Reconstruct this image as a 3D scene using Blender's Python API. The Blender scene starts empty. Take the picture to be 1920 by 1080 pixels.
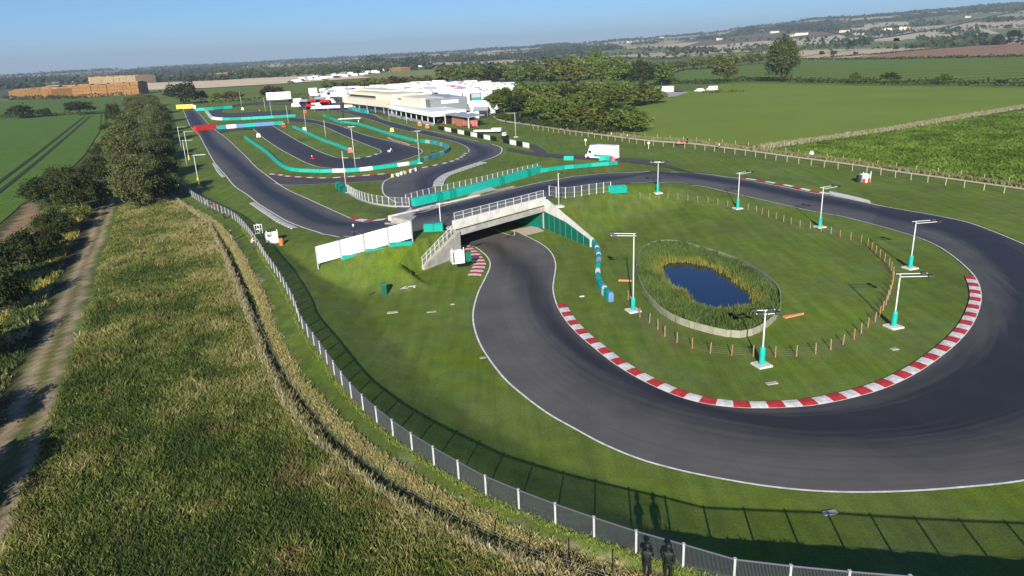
import bpy, bmesh, math, random
import numpy as np
from mathutils import Vector, Matrix
random.seed(7); RNG = np.random.default_rng(7)
C = bpy.context.scene
R = math.radians
# ------------------------------------------------------------------ camera
CAMH = 25.0
FPX = 1342.0
_d = np.array([184., 4046., 1342.]); _d /= np.linalg.norm(_d)
_fw = np.array([0, 0, 1.]); _fw -= _fw @ _d * _d; _fw /= np.linalg.norm(_fw)
_rt = np.cross(_d, _fw) * -1
if _rt[0] < 0: _rt = -_rt
_up = -_d
def ray(px, py):
    v = np.array([px - 960., py - 540., FPX]); return np.array([v @ _rt, v @ _fw, v @ _up])
def G(px, py, z=0.0):
    r = ray(px, py); t = (CAMH - z) / -r[2]; return np.array([r[0] * t, r[1] * t])
def proj(x, y, z):
    w = x * _rt + y * _fw + (z - CAMH) * _up; return 960 + FPX * w[0] / w[2], 540 + FPX * w[1] / w[2]
cam = bpy.data.objects.new('camera', bpy.data.cameras.new('camera')); C.collection.objects.link(cam)
# camera axes (image x right, image y down, z forward) expressed in the world
cx = np.array([_rt[0], _fw[0], _up[0]]); cy = np.array([_rt[1], _fw[1], _up[1]]); cz = np.array([_rt[2], _fw[2], _up[2]])
M = Matrix(((cx[0], -cy[0], -cz[0], 0), (cx[1], -cy[1], -cz[1], 0), (cx[2], -cy[2], -cz[2], CAMH), (0, 0, 0, 1)))
cam.matrix_world = M
cam.data.sensor_width = 36; cam.data.lens = 36 * FPX / 1920; cam.data.clip_start = .5; cam.data.clip_end = 40000
C.camera = cam
# ------------------------------------------------------------------ sky, sun, exposure
SUN_EL, SHADOW_AZ = R(22.5), R(7.5)           # shadows run away from the camera, a touch to the right
W = bpy.data.worlds.new('World'); C.world = W; W.use_nodes = True
nt = W.node_tree; bg = nt.nodes['Background']; sky = nt.nodes.new('ShaderNodeTexSky'); sky.sky_type = 'NISHITA'
sky.sun_disc = False; sky.sun_elevation = SUN_EL; sky.sun_rotation = SHADOW_AZ + math.pi
sky.air_density = 1.0; sky.dust_density = .2; sky.ozone_density = 3.0; sky.altitude = 1500
tint = nt.nodes.new('ShaderNodeMix'); tint.data_type = 'RGBA'; tint.blend_type = 'MULTIPLY'; tint.inputs[0].default_value = 1; tint.inputs[7].default_value = (.52, .80, 1.16, 1)
nt.links.new(sky.outputs[0], tint.inputs[6]); nt.links.new(tint.outputs[2], bg.inputs[0]); bg.inputs[1].default_value = .062
sl = bpy.data.lights.new('sun', 'SUN'); sl.energy = 5.0; sl.angle = R(.53); sl.color = (1, .93, .82)
so = bpy.data.objects.new('sun', sl); C.collection.objects.link(so)
sdir = Vector((math.sin(SHADOW_AZ) * math.cos(SUN_EL), math.cos(SHADOW_AZ) * math.cos(SUN_EL), -math.sin(SUN_EL)))
so.rotation_euler = sdir.to_track_quat('-Z', 'Y').to_euler(); so.location = (0, -40, 60)
C.view_settings.view_transform = 'Standard'; C.view_settings.look = 'None'; C.view_settings.gamma = 1
C.view_settings.exposure = .68
C.cycles.volume_step_rate = 4; C.cycles.transparent_max_bounces = 8; C.cycles.max_bounces = 6
# ------------------------------------------------------------------ small helpers
def sm(t):
    t = np.clip(t, 0, 1); return t * t * (3 - 2 * t)
def polydist(P, L):
    """distance of points P (N,2) to polyline L (M,2); also the index parameter and the signed side"""
    best = np.full(len(P), 1e18); par = np.zeros(len(P)); side = np.zeros(len(P))
    for i in range(len(L) - 1):
        a, b = L[i], L[i + 1]; ab = b - a; t = np.clip(((P - a) @ ab) / (ab @ ab), 0, 1)
        q = P - a - t[:, None] * ab; d2 = (q * q).sum(1); m = d2 < best
        best[m] = d2[m]; par[m] = i + t[m]; side[m] = np.sign(ab[0] * q[m, 1] - ab[1] * q[m, 0])
    return np.sqrt(best), par, side
def inpoly(P, V):
    V = np.asarray(V); c = np.zeros(len(P), bool); n = len(V); x, y = P[:, 0], P[:, 1]
    for i in range(n):
        x0, y0 = V[i]; x1, y1 = V[(i + 1) % n]
        if y0 == y1: continue
        m = ((y0 > y) != (y1 > y)) & (x < (x1 - x0) * (y - y0) / (y1 - y0) + x0); c ^= m
    return c
def catmull(P, n=12, closed=False):
    P = [np.array(p, float) for p in P]; out = []; m = len(P)
    for i in range(m if closed else m - 1):
        if closed: p0, p1, p2, p3 = P[i - 1], P[i], P[(i + 1) % m], P[(i + 2) % m]
        else: p0, p1, p2, p3 = P[max(i - 1, 0)], P[i], P[i + 1], P[min(i + 2, m - 1)]
        for k in range(n):
            t = k / n
            out.append(.5 * (2 * p1 + (p2 - p0) * t + (2 * p0 - 5 * p1 + 4 * p2 - p3) * t * t + (3 * p1 - p0 - 3 * p2 + p3) * t ** 3))
    if not closed: out.append(P[-1])
    return np.array(out)
def resample(L, n):
    L = np.asarray(L); s = np.r_[0, np.cumsum(np.linalg.norm(np.diff(L, axis=0), axis=1))]
    t = np.linspace(0, s[-1], n); return np.stack([np.interp(t, s, L[:, k]) for k in range(L.shape[1])], 1)
def length(L): return np.linalg.norm(np.diff(L, axis=0), axis=1).sum()
def vnoise(P, sc, seed=0):
    """cheap smooth value noise, 0..1"""
    x = P[:, 0] / sc + seed * 17.3; y = P[:, 1] / sc - seed * 9.1
    xi, yi = np.floor(x).astype(np.int64), np.floor(y).astype(np.int64); fx, fy = sm(x - xi), sm(y - yi)
    def hh(a, b):
        n = (a * 374761393 + b * 668265263 + seed * 1442695) & 0x7fffffff
        n = ((n ^ (n >> 13)) * 1274126177) & 0x7fffffff; return (n % 10007) / 10007.
    return (hh(xi, yi) * (1 - fx) + hh(xi + 1, yi) * fx) * (1 - fy) + (hh(xi, yi + 1) * (1 - fx) + hh(xi + 1, yi + 1) * fx) * fy
# ------------------------------------------------------------------ the lie of the land
BANK = 2.1
FENCE_PX = [(326, 338), (338, 352), (350, 361), (372, 377), (405, 394), (435, 409), (457, 428), (480, 457), (500, 490), (520, 519), (537, 547), (555, 582),
            (567, 616), (602, 667), (653, 740), (691, 780), (720, 806), (749, 829), (789, 857), (829, 882), (878, 911), (927, 938),
            (991, 964), (1058, 991), (1131, 1017), (1209, 1043), (1297, 1066), (1385, 1088), (1482, 1101), (1600, 1117), (1750, 1133), (1950, 1152), (2300, 1175)]
_fz = np.interp(np.arange(len(FENCE_PX)), [0, 5, 9, 23, 28, 32], [.2, 1.0, BANK, BANK, 2.8, 3.0])
FENCE = np.array([G(p[0], p[1], z) for p, z in zip(FENCE_PX, _fz)])
P1 = G(856, 442, 2.7); P2 = G(1022, 395, 2.7)
AL = (P2 - P1) / np.linalg.norm(P2 - P1); NB = np.array([-AL[1], AL[0]])
ZD = 3.6
_r = [(G(425, 300, 0), 0), (G(500, 365, .3), .3), (G(570, 405, 1.), 1.), (G(640, 430, 1.4), 1.4), (G(715, 426, 2.5), 2.5), (P1 + NB * 7 - AL * 2.5, ZD - .1),
      (P1 + NB * 7, ZD), (P2 + NB * 7, ZD), (P2 + NB * 7 + AL * 4, ZD), (G(1100, 338, 3.2), 3.2), (G(1200, 332, 2.4), 2.4), (G(1300, 339, 1.4), 1.4), (G(1420, 360, .5), .5), (G(1500, 376, 0), 0)]
RIDGE = np.array([a for a, b in _r]); RIDGEZ = np.array([b for a, b in _r])
FOOTL = G(793, 506, 0); WINGR = G(1110, 449, 1.0)
CORR = np.array([FOOTL + NB * .3 - AL * .5, P1 - AL * .45 + NB * .3, P1 - AL * .45 + NB * 14.5, G(752, 383, .5), G(800, 356, .5), P2 + NB * 15 + AL * .5, P2 + AL * .7, WINGR + AL * .4, WINGR + np.array([.5, -3]), WINGR + np.array([-2, -9]), FOOTL + np.array([4, -9]), FOOTL + np.array([-2, -3])])
POND_PX = [(1238, 500), (1252, 492), (1290, 492), (1335, 502), (1375, 525), (1408, 552), (1416, 570), (1400, 580), (1360, 584), (1318, 578), (1293, 563), (1275, 545), (1250, 532), (1239, 515)]
POND = np.array([G(*p, -.4) for p in POND_PX]); PONDC = POND.mean(0)
RIM_PX = [(1193, 505), (1196, 485), (1208, 468), (1235, 458), (1270, 458), (1310, 468), (1360, 483), (1400, 500), (1440, 527), (1459, 548), (1463, 572), (1457, 595), (1432, 618), (1400, 632), (1365, 632), (1320, 622), (1275, 608), (1240, 588), (1212, 558), (1198, 532)]
RIM = catmull([G(*p, .0) for p in RIM_PX], 6, True)
DITCH_PX = [(300, 352), (345, 383), (395, 412), (418, 455), (438, 490), (455, 530), (478, 580), (515, 670), (545, 735), (595, 800), (640, 852), (700, 902), (760, 940), (830, 978), (900, 1012), (1000, 1056), (1100, 1085), (1300, 1130), (1600, 1200)]
DITCH = np.array([G(*p, 1.3) for p in DITCH_PX])
HX = np.array([-400, 0, 500, 800, 950, 1100, 1200, 1330, 1400, 1480, 1600, 1700, 1800, 1920, 2400]); HY = np.array([2, 2, 4, 7, 10, 13, 15, 19, 26, 30, 33, 35, 36, 39, 50.])
HA = np.arctan((HX - 960) / FPX / .95)
def hills(P):
    r = np.hypot(P[:, 0], P[:, 1]); a = np.arctan2(P[:, 0], P[:, 1])
    e = np.interp(a, HA, HY) / FPX
    e = e * (1 + .10 * (vnoise(np.stack([a * 30, a * 0], 1), 1.0, 3) - .5) + .05 * (vnoise(np.stack([a * 140, a * 0], 1), 1.0, 5) - .5))
    top = e * 4800 + 20 * 0
    roll = 14 * (vnoise(P, 900, 8) - .5) * sm((r - 1600) / 1500)
    return np.maximum(0, top * sm((r - 1300) / 3500) + roll) * (np.abs(a) < 1.5)
def h0(P):
    P = np.atleast_2d(P); z = np.zeros(len(P))
    near = (np.abs(P[:, 0]) < 230) & (P[:, 1] > -30) & (P[:, 1] < 330)
    Q = P[near]
    if len(Q):
        d, par, side = polydist(Q, RIDGE); Z = np.interp(par, np.arange(len(RIDGEZ)), RIDGEZ)
        zr = Z * (1 - sm((d - 6.7) / 10.5))
        d, par, side = polydist(Q, FENCE); Z = np.interp(par, np.arange(len(_fz)), _fz)
        s = np.where(side > 0, d, -d)       # + on the track side
        # beyond the far end of the fence the bank dies out
        tl = np.clip((s - .25) / 7.2, 0, 1); tl = tl + .035 * np.sin(tl * 2 * math.pi) * -1.
        ts = np.clip((s - .2) / 4.3, 0, 1); kr = sm((par - 21) / 6)
        zf = Z * (1 - (tl * (1 - kr) + ts * kr)); endfade = 1 - sm((d - 10) / 30) * (par <= 0)
        zf = zf * endfade
        left = 1 - sm((-Q[:, 0] - 30 - .25 * Q[:, 1]) / 12)
        zf = np.where(s < 0, zf * left, zf)
        z[near] = np.maximum(zr, zf)
        dd, _, _ = polydist(Q, DITCH); z[near] -= .38 * np.exp(-(dd / .6) ** 2) * np.clip(zf / 1.2, 0, 1)
        ip = inpoly(Q, RIM); dr, _, _ = polydist(Q, np.vstack([POND, POND[:1]])); inp = inpoly(Q, POND)
        z[near] -= np.where(inp, .45 + .5 * sm(dr / 2), np.where(ip, .45 * (1 - sm(dr / 4)), 0))
    far = np.hypot(P[:, 0], P[:, 1]) > 1250
    if far.any(): z[far] += hills(P[far])
    return z
def h(P):
    P = np.atleast_2d(P); z = h0(P); m = (np.abs(P[:, 0]) < 40) & (P[:, 1] > 60) & (P[:, 1] < 140)
    if m.any():
        q = z[m]; q[inpoly(P[m], CORR)] = 0; z[m] = q
    return z
def T(px, py, hf=None):
    hf = hf or h0
    r = ray(px, py); zs = np.linspace(5.5, -1.2, 120); t = (CAMH - zs) / -r[2]
    P = np.stack([r[0] * t, r[1] * t], 1); g = hf(P) - zs; i = int(np.argmax(g > 0))
    if i == 0: return P[-1] if g[0] <= 0 else P[0]
    k = g[i - 1] / (g[i - 1] - g[i]); return P[i - 1] + (P[i] - P[i - 1]) * k
def T3(px, py, hf=None): 
    p = T(px, py, hf); return np.array([p[0], p[1], float((hf or h0)(p)[0])])
def topz(base, py):
    """height above base at which the vertical through base crosses image row py"""
    lo, hi = base[2], base[2] + 40
    for _ in range(40):
        m = (lo + hi) / 2
        if proj(base[0], base[1], m)[1] > py: lo = m
        else: hi = m
    return lo - base[2]
# ------------------------------------------------------------------ materials
def newmat(name, col, rough=.8, var=.0, scale=3., bump=0., bscale=20., metal=0., col2=None, dist=0.02, spec=.3):
    m = bpy.data.materials.new(name); m.use_nodes = True; n = m.node_tree; b = n.nodes['Principled BSDF']
    b.inputs['Roughness'].default_value = rough; b.inputs['Metallic'].default_value = metal; b.inputs['Specular IOR Level'].default_value = spec
    c = (*col, 1)
    tc = n.nodes.new('ShaderNodeNewGeometry')
    if var > 0 or col2 is not None:
        no = n.nodes.new('ShaderNodeTexNoise'); no.inputs['Scale'].default_value = scale; no.inputs['Detail'].default_value = 5; no.inputs['Roughness'].default_value = .62
        n.links.new(tc.outputs['Position'], no.inputs['Vector'])
        mx = n.nodes.new('ShaderNodeMix'); mx.data_type = 'RGBA'
        a = col2 if col2 is not None else tuple(v * (1 - var) for v in col)
        bb = col if col2 is not None else tuple(v * (1 + var) for v in col)
        mx.inputs[6].default_value = (*a, 1); mx.inputs[7].default_value = (*bb, 1)
        mr = n.nodes.new('ShaderNodeMapRange'); mr.inputs[1].default_value = .3; mr.inputs[2].default_value = .7
        n.links.new(no.outputs[0], mr.inputs[0]); n.links.new(mr.outputs[0], mx.inputs[0]); n.links.new(mx.outputs[2], b.inputs['Base Color'])
    else: b.inputs['Base Color'].default_value = c
    if bump > 0:
        n2 = n.nodes.new('ShaderNodeTexNoise'); n2.inputs['Scale'].default_value = bscale; n2.inputs['Detail'].default_value = 4
        n.links.new(tc.outputs['Position'], n2.inputs['Vector'])
        bp = n.nodes.new('ShaderNodeBump'); bp.inputs['Strength'].default_value = bump; bp.inputs['Distance'].default_value = dist
        n.links.new(n2.outputs[0], bp.inputs['Height']); n.links.new(bp.outputs[0], b.inputs['Normal'])
    return m
def leafmat(name, dark, light, transl=.25):
    m = bpy.data.materials.new(name); m.use_nodes = True; n = m.node_tree; n.nodes.clear()
    out = n.nodes.new('ShaderNodeOutputMaterial'); at = n.nodes.new('ShaderNodeAttribute'); at.attribute_name = 'tone'
    cr = n.nodes.new('ShaderNodeMix'); cr.data_type = 'RGBA'; cr.inputs[6].default_value = (*dark, 1); cr.inputs[7].default_value = (*light, 1)
    n.links.new(at.outputs['Fac'], cr.inputs[0])
    oi = n.nodes.new('ShaderNodeObjectInfo'); hs = n.nodes.new('ShaderNodeHueSaturation')
    ma = n.nodes.new('ShaderNodeMath'); ma.operation = 'MULTIPLY_ADD'; ma.inputs[1].default_value = .5; ma.inputs[2].default_value = .75
    mb = n.nodes.new('ShaderNodeMath'); mb.operation = 'MULTIPLY_ADD'; mb.inputs[1].default_value = .03; mb.inputs[2].default_value = .482
    n.links.new(oi.outputs['Random'], ma.inputs[0]); n.links.new(oi.outputs['Random'], mb.inputs[0])
    n.links.new(ma.outputs[0], hs.inputs['Value']); n.links.new(mb.outputs[0], hs.inputs['Hue']); n.links.new(cr.outputs[2], hs.inputs['Color'])
    d = n.nodes.new('ShaderNodeBsdfDiffuse'); t = n.nodes.new('ShaderNodeBsdfTranslucent'); mx = n.nodes.new('ShaderNodeMixShader'); mx.inputs[0].default_value = transl
    n.links.new(hs.outputs[0], d.inputs[0]); n.links.new(hs.outputs[0], t.inputs[0]); n.links.new(d.outputs[0], mx.inputs[1]); n.links.new(t.outputs[0], mx.inputs[2]); n.links.new(mx.outputs[0], out.inputs[0])
    return m
MT = {}
def mt(name, *a, **k):
    MT[name] = newmat(name, *a, **k); return MT[name]
mt('white', (.8, .8, .78), .55, .06, 2.); mt('line_paint', (.66, .66, .63), .7, .3, 1.6)
mt('kerb_red', (.46, .035, .03), .6, .35, 2.2); mt('kerb_white', (.62, .61, .57), .6, .28, 2.2)
mt('concrete', (.38, .36, .32), .85, .28, .9, .2, 12); mt('pale_concrete', (.64, .62, .56), .85, .2, .9, .2, 12)
mt('beige_slab', (.50, .44, .36), .9, .10, .8, .2, 10)
mt('galvanised', (.42, .44, .45), .5, .1, 4., metal=.35); mt('pole_white', (.68, .69, .68), .5, .05, 3.)
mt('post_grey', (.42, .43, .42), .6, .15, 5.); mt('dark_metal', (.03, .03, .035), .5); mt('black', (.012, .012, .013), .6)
mt('teal', (.0, .30, .24), .55, .15, 1.2, .15, 3.); mt('teal_bright', (.01, .42, .34), .5, .12, 1.5); mt('teal_dark', (.0, .13, .09), .6, .12, 1.5)
mt('red', (.55, .03, .025), .5, .1, 2.); mt('orange', (.68, .17, .06), .6, .1, 3.); mt('orange_faded', (.62, .25, .13), .7, .1, 3.)
mt('wood', (.36, .25, .13), .85, .2, 5.); mt('wood_orange', (.42, .19, .07), .8, .2, 5.); mt('wood_pale', (.45, .38, .25), .85, .2, 5.); mt('board_grey', (.30, .29, .22), .85, .2, 2.)
mt('bark', (.07, .055, .04), .9, .3, 6.); mt('straw', (.27, .14, .045), .9, .25, .35, .5, 1.2, dist=.3); mt('straw_pale', (.36, .25, .14), .9, .2, .3)
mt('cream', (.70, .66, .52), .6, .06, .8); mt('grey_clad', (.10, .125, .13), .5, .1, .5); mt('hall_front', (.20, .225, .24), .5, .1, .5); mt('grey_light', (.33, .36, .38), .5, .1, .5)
mt('brick', (.42, .16, .09), .8, .15, 2.); mt('glass_dark', (.02, .025, .03), .1, spec=.6); mt('yellow', (.62, .50, .09), .5, .1, 2.)
mt('blue', (.03, .06, .35), .5, .1, 1.); mt('skin', (.45, .27, .19), .6); mt('navy_cloth', (.02, .025, .05), .9); mt('denim', (.05, .08, .14), .9)
mt('white_cloth', (.7, .7, .68), .9); mt('red_cloth', (.60, .05, .06), .9); mt('grey_cloth', (.25, .25, .26), .9); mt('hair', (.04, .025, .015), .8)
mt('rubber', (.02, .02, .02), .8); mt('green_box', (.01, .10, .06), .5, .1, 2.); mt('mesh_net', (.20, .22, .16), .8); mt('pink_red', (.45, .16, .14), .7, .2, 1.)
mt('blue_tarp', (.10, .25, .45), .5, .15, 1.)
# ------------------------------------------------------------------ mesh building
class MB:
    def __init__(s): s.v = []; s.f = []; s.m = []
    def add(s, vs, fs, mi=0):
        o = len(s.v); s.v += [tuple(map(float, v)) for v in vs]; s.f += [tuple(i + o for i in f) for f in fs]; s.m += [mi] * len(fs); return s
    def box(s, c, d, rz=0., mi=0, taper=1., mat=None):
        x, y, z = d[0] / 2, d[1] / 2, d[2] / 2; vs = []
        for k, (sx, sy, sz) in enumerate([(-1, -1, -1), (1, -1, -1), (1, 1, -1), (-1, 1, -1), (-1, -1, 1), (1, -1, 1), (1, 1, 1), (-1, 1, 1)]):
            q = taper if sz > 0 else 1; vx, vy = sx * x * q, sy * y * q
            v = (c[0] + vx * math.cos(rz) - vy * math.sin(rz), c[1] + vx * math.sin(rz) + vy * math.cos(rz), c[2] + sz * z); vs.append(v)
        if mat is not None: vs = [tuple(mat @ Vector(v)) for v in vs]
        return s.add(vs, [(0, 3, 2, 1), (4, 5, 6, 7), (0, 1, 5, 4), (1, 2, 6, 5), (2, 3, 7, 6), (3, 0, 4, 7)], mi)
    def tube(s, a, b, r0, r1=None, n=8, mi=0, cap=True):
        a, b = Vector(a), Vector(b); r1 = r0 if r1 is None else r1; d = (b - a).normalized()
        u = d.cross(Vector((0, 0, 1))); u = Vector((1, 0, 0)) if u.length < 1e-4 else u.normalized(); w = d.cross(u)
        vs = []; 
        for (p, r) in ((a, r0), (b, r1)):
            for k in range(n): t = 2 * math.pi * k / n; vs.append(p + u * math.cos(t) * r + w * math.sin(t) * r)
        fs = [(k, (k + 1) % n, n + (k + 1) % n, n + k) for k in range(n)]
        if cap: fs += [tuple(range(n))[::-1], tuple(range(n, 2 * n))]
        return s.add(vs, fs, mi)
    def lathe(s, c, prof, n=12, mi=0):
        vs = []; 
        for (r, z) in prof:
            for k in range(n): t = 2 * math.pi * k / n; vs.append((c[0] + r * math.cos(t), c[1] + r * math.sin(t), c[2] + z))
        fs = [(j * n + k, j * n + (k + 1) % n, (j + 1) * n + (k + 1) % n, (j + 1) * n + k) for j in range(len(prof) - 1) for k in range(n)]
        fs += [tuple(range(n))[::-1], tuple((len(prof) - 1) * n + k for k in range(n))]
        return s.add(vs, fs, mi)
    def prism(s, poly, z0, z1, mi=0):
        n = len(poly); z0 = z0 if hasattr(z0, '__len__') else [z0] * n; z1 = z1 if hasattr(z1, '__len__') else [z1] * n
        a = sum(poly[i][0] * poly[(i + 1) % n][1] - poly[(i + 1) % n][0] * poly[i][1] for i in range(n))
        if a < 0: poly = list(poly)[::-1]; z0 = list(z0)[::-1]; z1 = list(z1)[::-1]
        vs = [(p[0], p[1], z) for p, z in zip(poly, z0)] + [(p[0], p[1], z) for p, z in zip(poly, z1)]
        return s.add(vs, [tuple(range(n))[::-1], tuple(range(n, 2 * n))] + [(i, (i + 1) % n, n + (i + 1) % n, n + i) for i in range(n)], mi)
    def extrude_profile(s, prof, x0, x1, mi=0):
        """profile in (y,z), extruded along x"""
        n = len(prof); a = sum(prof[i][0] * prof[(i + 1) % n][1] - prof[(i + 1) % n][0] * prof[i][1] for i in range(n))
        if a < 0: prof = prof[::-1]
        vs = [(x0, p[0], p[1]) for p in prof] + [(x1, p[0], p[1]) for p in prof]
        return s.add(vs, [tuple(range(n))[::-1], tuple(range(n, 2 * n))] + [(i, (i + 1) % n, n + (i + 1) % n, n + i) for i in range(n)], mi)
    def obj(s, name, mats, parent=None, loc=None, smooth=False, bevel=0.):
        me = bpy.data.meshes.new(name); me.from_pydata(s.v, [], s.f); me.update()
        for m in (mats if isinstance(mats, (list, tuple)) else [mats]): me.materials.append(MT[m] if isinstance(m, str) else m)
        if len(set(s.m)) > 1: me.polygons.foreach_set('material_index', s.m)
        if smooth: me.polygons.foreach_set('use_smooth', [True] * len(me.polygons))
        o = bpy.data.objects.new(name, me); C.collection.objects.link(o)
        if parent: o.parent = parent
        if loc is not None: o.location = loc
        if bevel > 0:
            b = o.modifiers.new('bevel', 'BEVEL'); b.width = bevel; b.segments = 2; b.limit_method = 'ANGLE'
        return o
def tag(o, label=None, cat=None, group=None, kind=None):
    if label: o['label'] = label
    if cat: o['category'] = cat
    if group: o['group'] = group
    if kind: o['kind'] = kind
    return o
def thing(name, label, cat, loc=(0, 0, 0), rz=0, group=None):
    o = bpy.data.objects.new(name, None); C.collection.objects.link(o); o.location = loc; o.rotation_euler = (0, 0, rz); o.empty_display_size = .5
    return tag(o, label, cat, group)
KIDS = {}
def kids(o): return [c for c in C.collection.objects if c.parent == o]
def copytree(root, ch, loc, rz=0, sc=None, label=None, group=None):
    """ch = [(child, [grandchildren])]"""
    r = root.copy(); C.collection.objects.link(r); r.location = loc; r.rotation_euler = (0, 0, rz)
    if sc is not None: r.scale = sc if hasattr(sc, '__len__') else (sc, sc, sc)
    if label: r['label'] = label
    if group: r['group'] = group
    for c, gs in ch:
        k = c.copy(); C.collection.objects.link(k); k.parent = r
        for g in gs: q = g.copy(); C.collection.objects.link(q); q.parent = k
    return r
def tree_of(root): return [(c, kids(c)) for c in kids(root)]
def npmesh(name, V, Q, mats, attrs=None, parent=None, smooth=False, mi=None, kind=None, loc=None):
    me = bpy.data.meshes.new(name); V = np.asarray(V, np.float32); Q = np.asarray(Q, np.int32); k = Q.shape[1]
    me.vertices.add(len(V)); me.vertices.foreach_set('co', V.ravel()); me.loops.add(Q.size); me.loops.foreach_set('vertex_index', Q.ravel())
    me.polygons.add(len(Q)); me.polygons.foreach_set('loop_start', np.arange(0, Q.size, k, dtype=np.int32))
    try: me.polygons.foreach_set('loop_total', np.full(len(Q), k, np.int32))
    except Exception: pass
    if mi is not None: me.polygons.foreach_set('material_index', np.asarray(mi, np.int32))
    me.polygons.foreach_set('use_smooth', np.full(len(Q), smooth))
    for m in (mats if isinstance(mats, (list, tuple)) else [mats]): me.materials.append(MT[m] if isinstance(m, str) else m)
    for nm, arr in (attrs or {}).items():
        arr = np.asarray(arr, np.float32)
        if arr.ndim == 1: a = me.attributes.new(nm, 'FLOAT', 'POINT'); a.data.foreach_set('value', arr)
        else: a = me.attributes.new(nm, 'FLOAT_COLOR', 'POINT'); a.data.foreach_set('color', np.c_[arr, np.ones(len(arr), np.float32)].ravel())
    me.update(calc_edges=True)
    o = bpy.data.objects.new(name, me); C.collection.objects.link(o)
    if parent: o.parent = parent
    if loc is not None: o.location = loc
    if kind: o['kind'] = kind
    return o
def lift(P):  # sheets far away need more clearance
    return .0004 * np.hypot(P[:, 0], P[:, 1])
# ------------------------------------------------------------------ ground: one sheet to the horizon
def axis(lo, hi, step, mn, mx, g=1.045):
    a = list(np.arange(lo, hi + 1e-6, step)); s = step
    while a[-1] < mx: s *= g; a.append(a[-1] + s)
    b = []; s = step; x = lo
    while x > mn: s *= g; x -= s; b.append(x)
    return np.array(b[::-1] + a)
gx = axis(-78, 62, .5, -14000, 14000); gy = axis(20, 150, .5, -3000, 14000)
X, Y = np.meshgrid(gx, gy); P = np.stack([X.ravel(), Y.ravel()], 1); Z = h(P)
nx, ny = len(gx), len(gy)
I = np.arange(nx * ny).reshape(ny, nx); Q = np.stack([I[:-1, :-1], I[:-1, 1:], I[1:, 1:], I[1:, :-1]], -1).reshape(-1, 4)
LAWN = np.array([.112, .168, .021]); col = np.tile(LAWN, (len(P), 1)); rough = np.zeros(len(P))
Pn = P + (np.stack([vnoise(P, 1.1, 1), vnoise(P, 1.1, 2)], 1) - .5) * 1.6
nearm = (np.abs(P[:, 0]) < 500) & (P[:, 1] > -40) & (P[:, 1] < 900)
def paint(poly, c, world=False, z=0., amt=1., ragged=True, rg=0.):
    V = np.array(poly if world else [G(p[0], p[1], z) for p in poly]); m = np.zeros(len(P), bool); m[nearm] = inpoly((Pn if ragged else P)[nearm], V)
    col[m] = col[m] * (1 - amt) + np.array(c) * amt; rough[m] = rg
def paintline(px, w, c, z=0., amt=1., world=False, n=1., crisp=False):
    L = np.array(px if world else [G(p[0], p[1], z) for p in px]); d, _, _ = polydist((P * .8 + Pn * .2 if crisp else Pn)[nearm], L); k = (1 - sm((d / w - .6) / .5)) * amt
    idx = np.nonzero(nearm)[0]; col[idx] = col[idx] * (1 - k[:, None]) + np.array(c) * k[:, None]
# rough flood bank with tall grass between the dirt track and the ditch
RUT_R = [(212, 345), (205, 375), (195, 412), (185, 450), (175, 475), (165, 512), (156, 570), (124, 677), (102, 758), (81, 833), (59, 908), (27, 994), (0, 1064), (-60, 1200)]
RUT_L = [(200, 345), (190, 375), (175, 412), (160, 462), (145, 512), (125, 570), (107, 618), (70, 715), (32, 811), (0, 876), (-50, 985), (-110, 1100)]
ROUGH = [G(p[0], p[1], 1.2) for p in [(240, 330), (290, 350)]] + list(DITCH[1:]) + [G(1600, 1500, 1.2), G(-300, 1800, 1.2)] + [G(p[0] + 14 + (p[1] - 345) * .035, p[1], 1.2) for p in RUT_R[::-1]]
paint(ROUGH, (.075, .085, .022), world=True, rg=1)
LEFTZ = [(-600, 300), (150, 255), (200, 300), (212, 345)] + RUT_R[1:] + [(-600, 1400)]
paint(LEFTZ, (.075, .08, .025), z=0.6, rg=.6)
# left edge: slope of bare earth, yellow grass, hollow
paint([(0, 455), (0, 500), (20, 500), (60, 470), (80, 430), (75, 385), (55, 378), (30, 410)], (.27, .185, .10))
paint([(160, 330), (185, 318), (190, 340), (172, 355)], (.27, .20, .11)); paint([(205, 270), (222, 262), (228, 285), (208, 292)], (.27, .20, .11)); paint([(163, 268), (180, 255), (186, 272), (175, 280)], (.27, .2, .11))
paint([(150, 402), (158, 405), (140, 450), (120, 490), (92, 497), (110, 470), (125, 440)], (.17, .155, .035)); paint([(105, 520), (110, 515), (100, 555), (72, 560), (80, 540)], (.17, .155, .035))
paint([(0, 620), (25, 610), (-10, 700), (-50, 720)], (.17, .15, .04))
paintline([(158, 402), (145, 440), (128, 490), (105, 560), (60, 660), (10, 750), (-30, 800)], 1.3, (.035, .035, .018), .3)
paintline([(200, 375), (184, 420), (166, 480), (146, 540), (118, 630), (88, 720), (60, 800), (20, 900)], 1.5, (.13, .135, .035), 1.)
paintline(RUT_R, .50, (.34, .26, .16), 1.2, 1., crisp=True); paintline(RUT_L, .5, (.33, .255, .155), 1.2, 1., crisp=True)
paintline([(p[0] + 10 + (p[1] - 345) * .03, p[1]) for p in RUT_R], .8, (.085, .13, .03), 1.2, .6)
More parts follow.
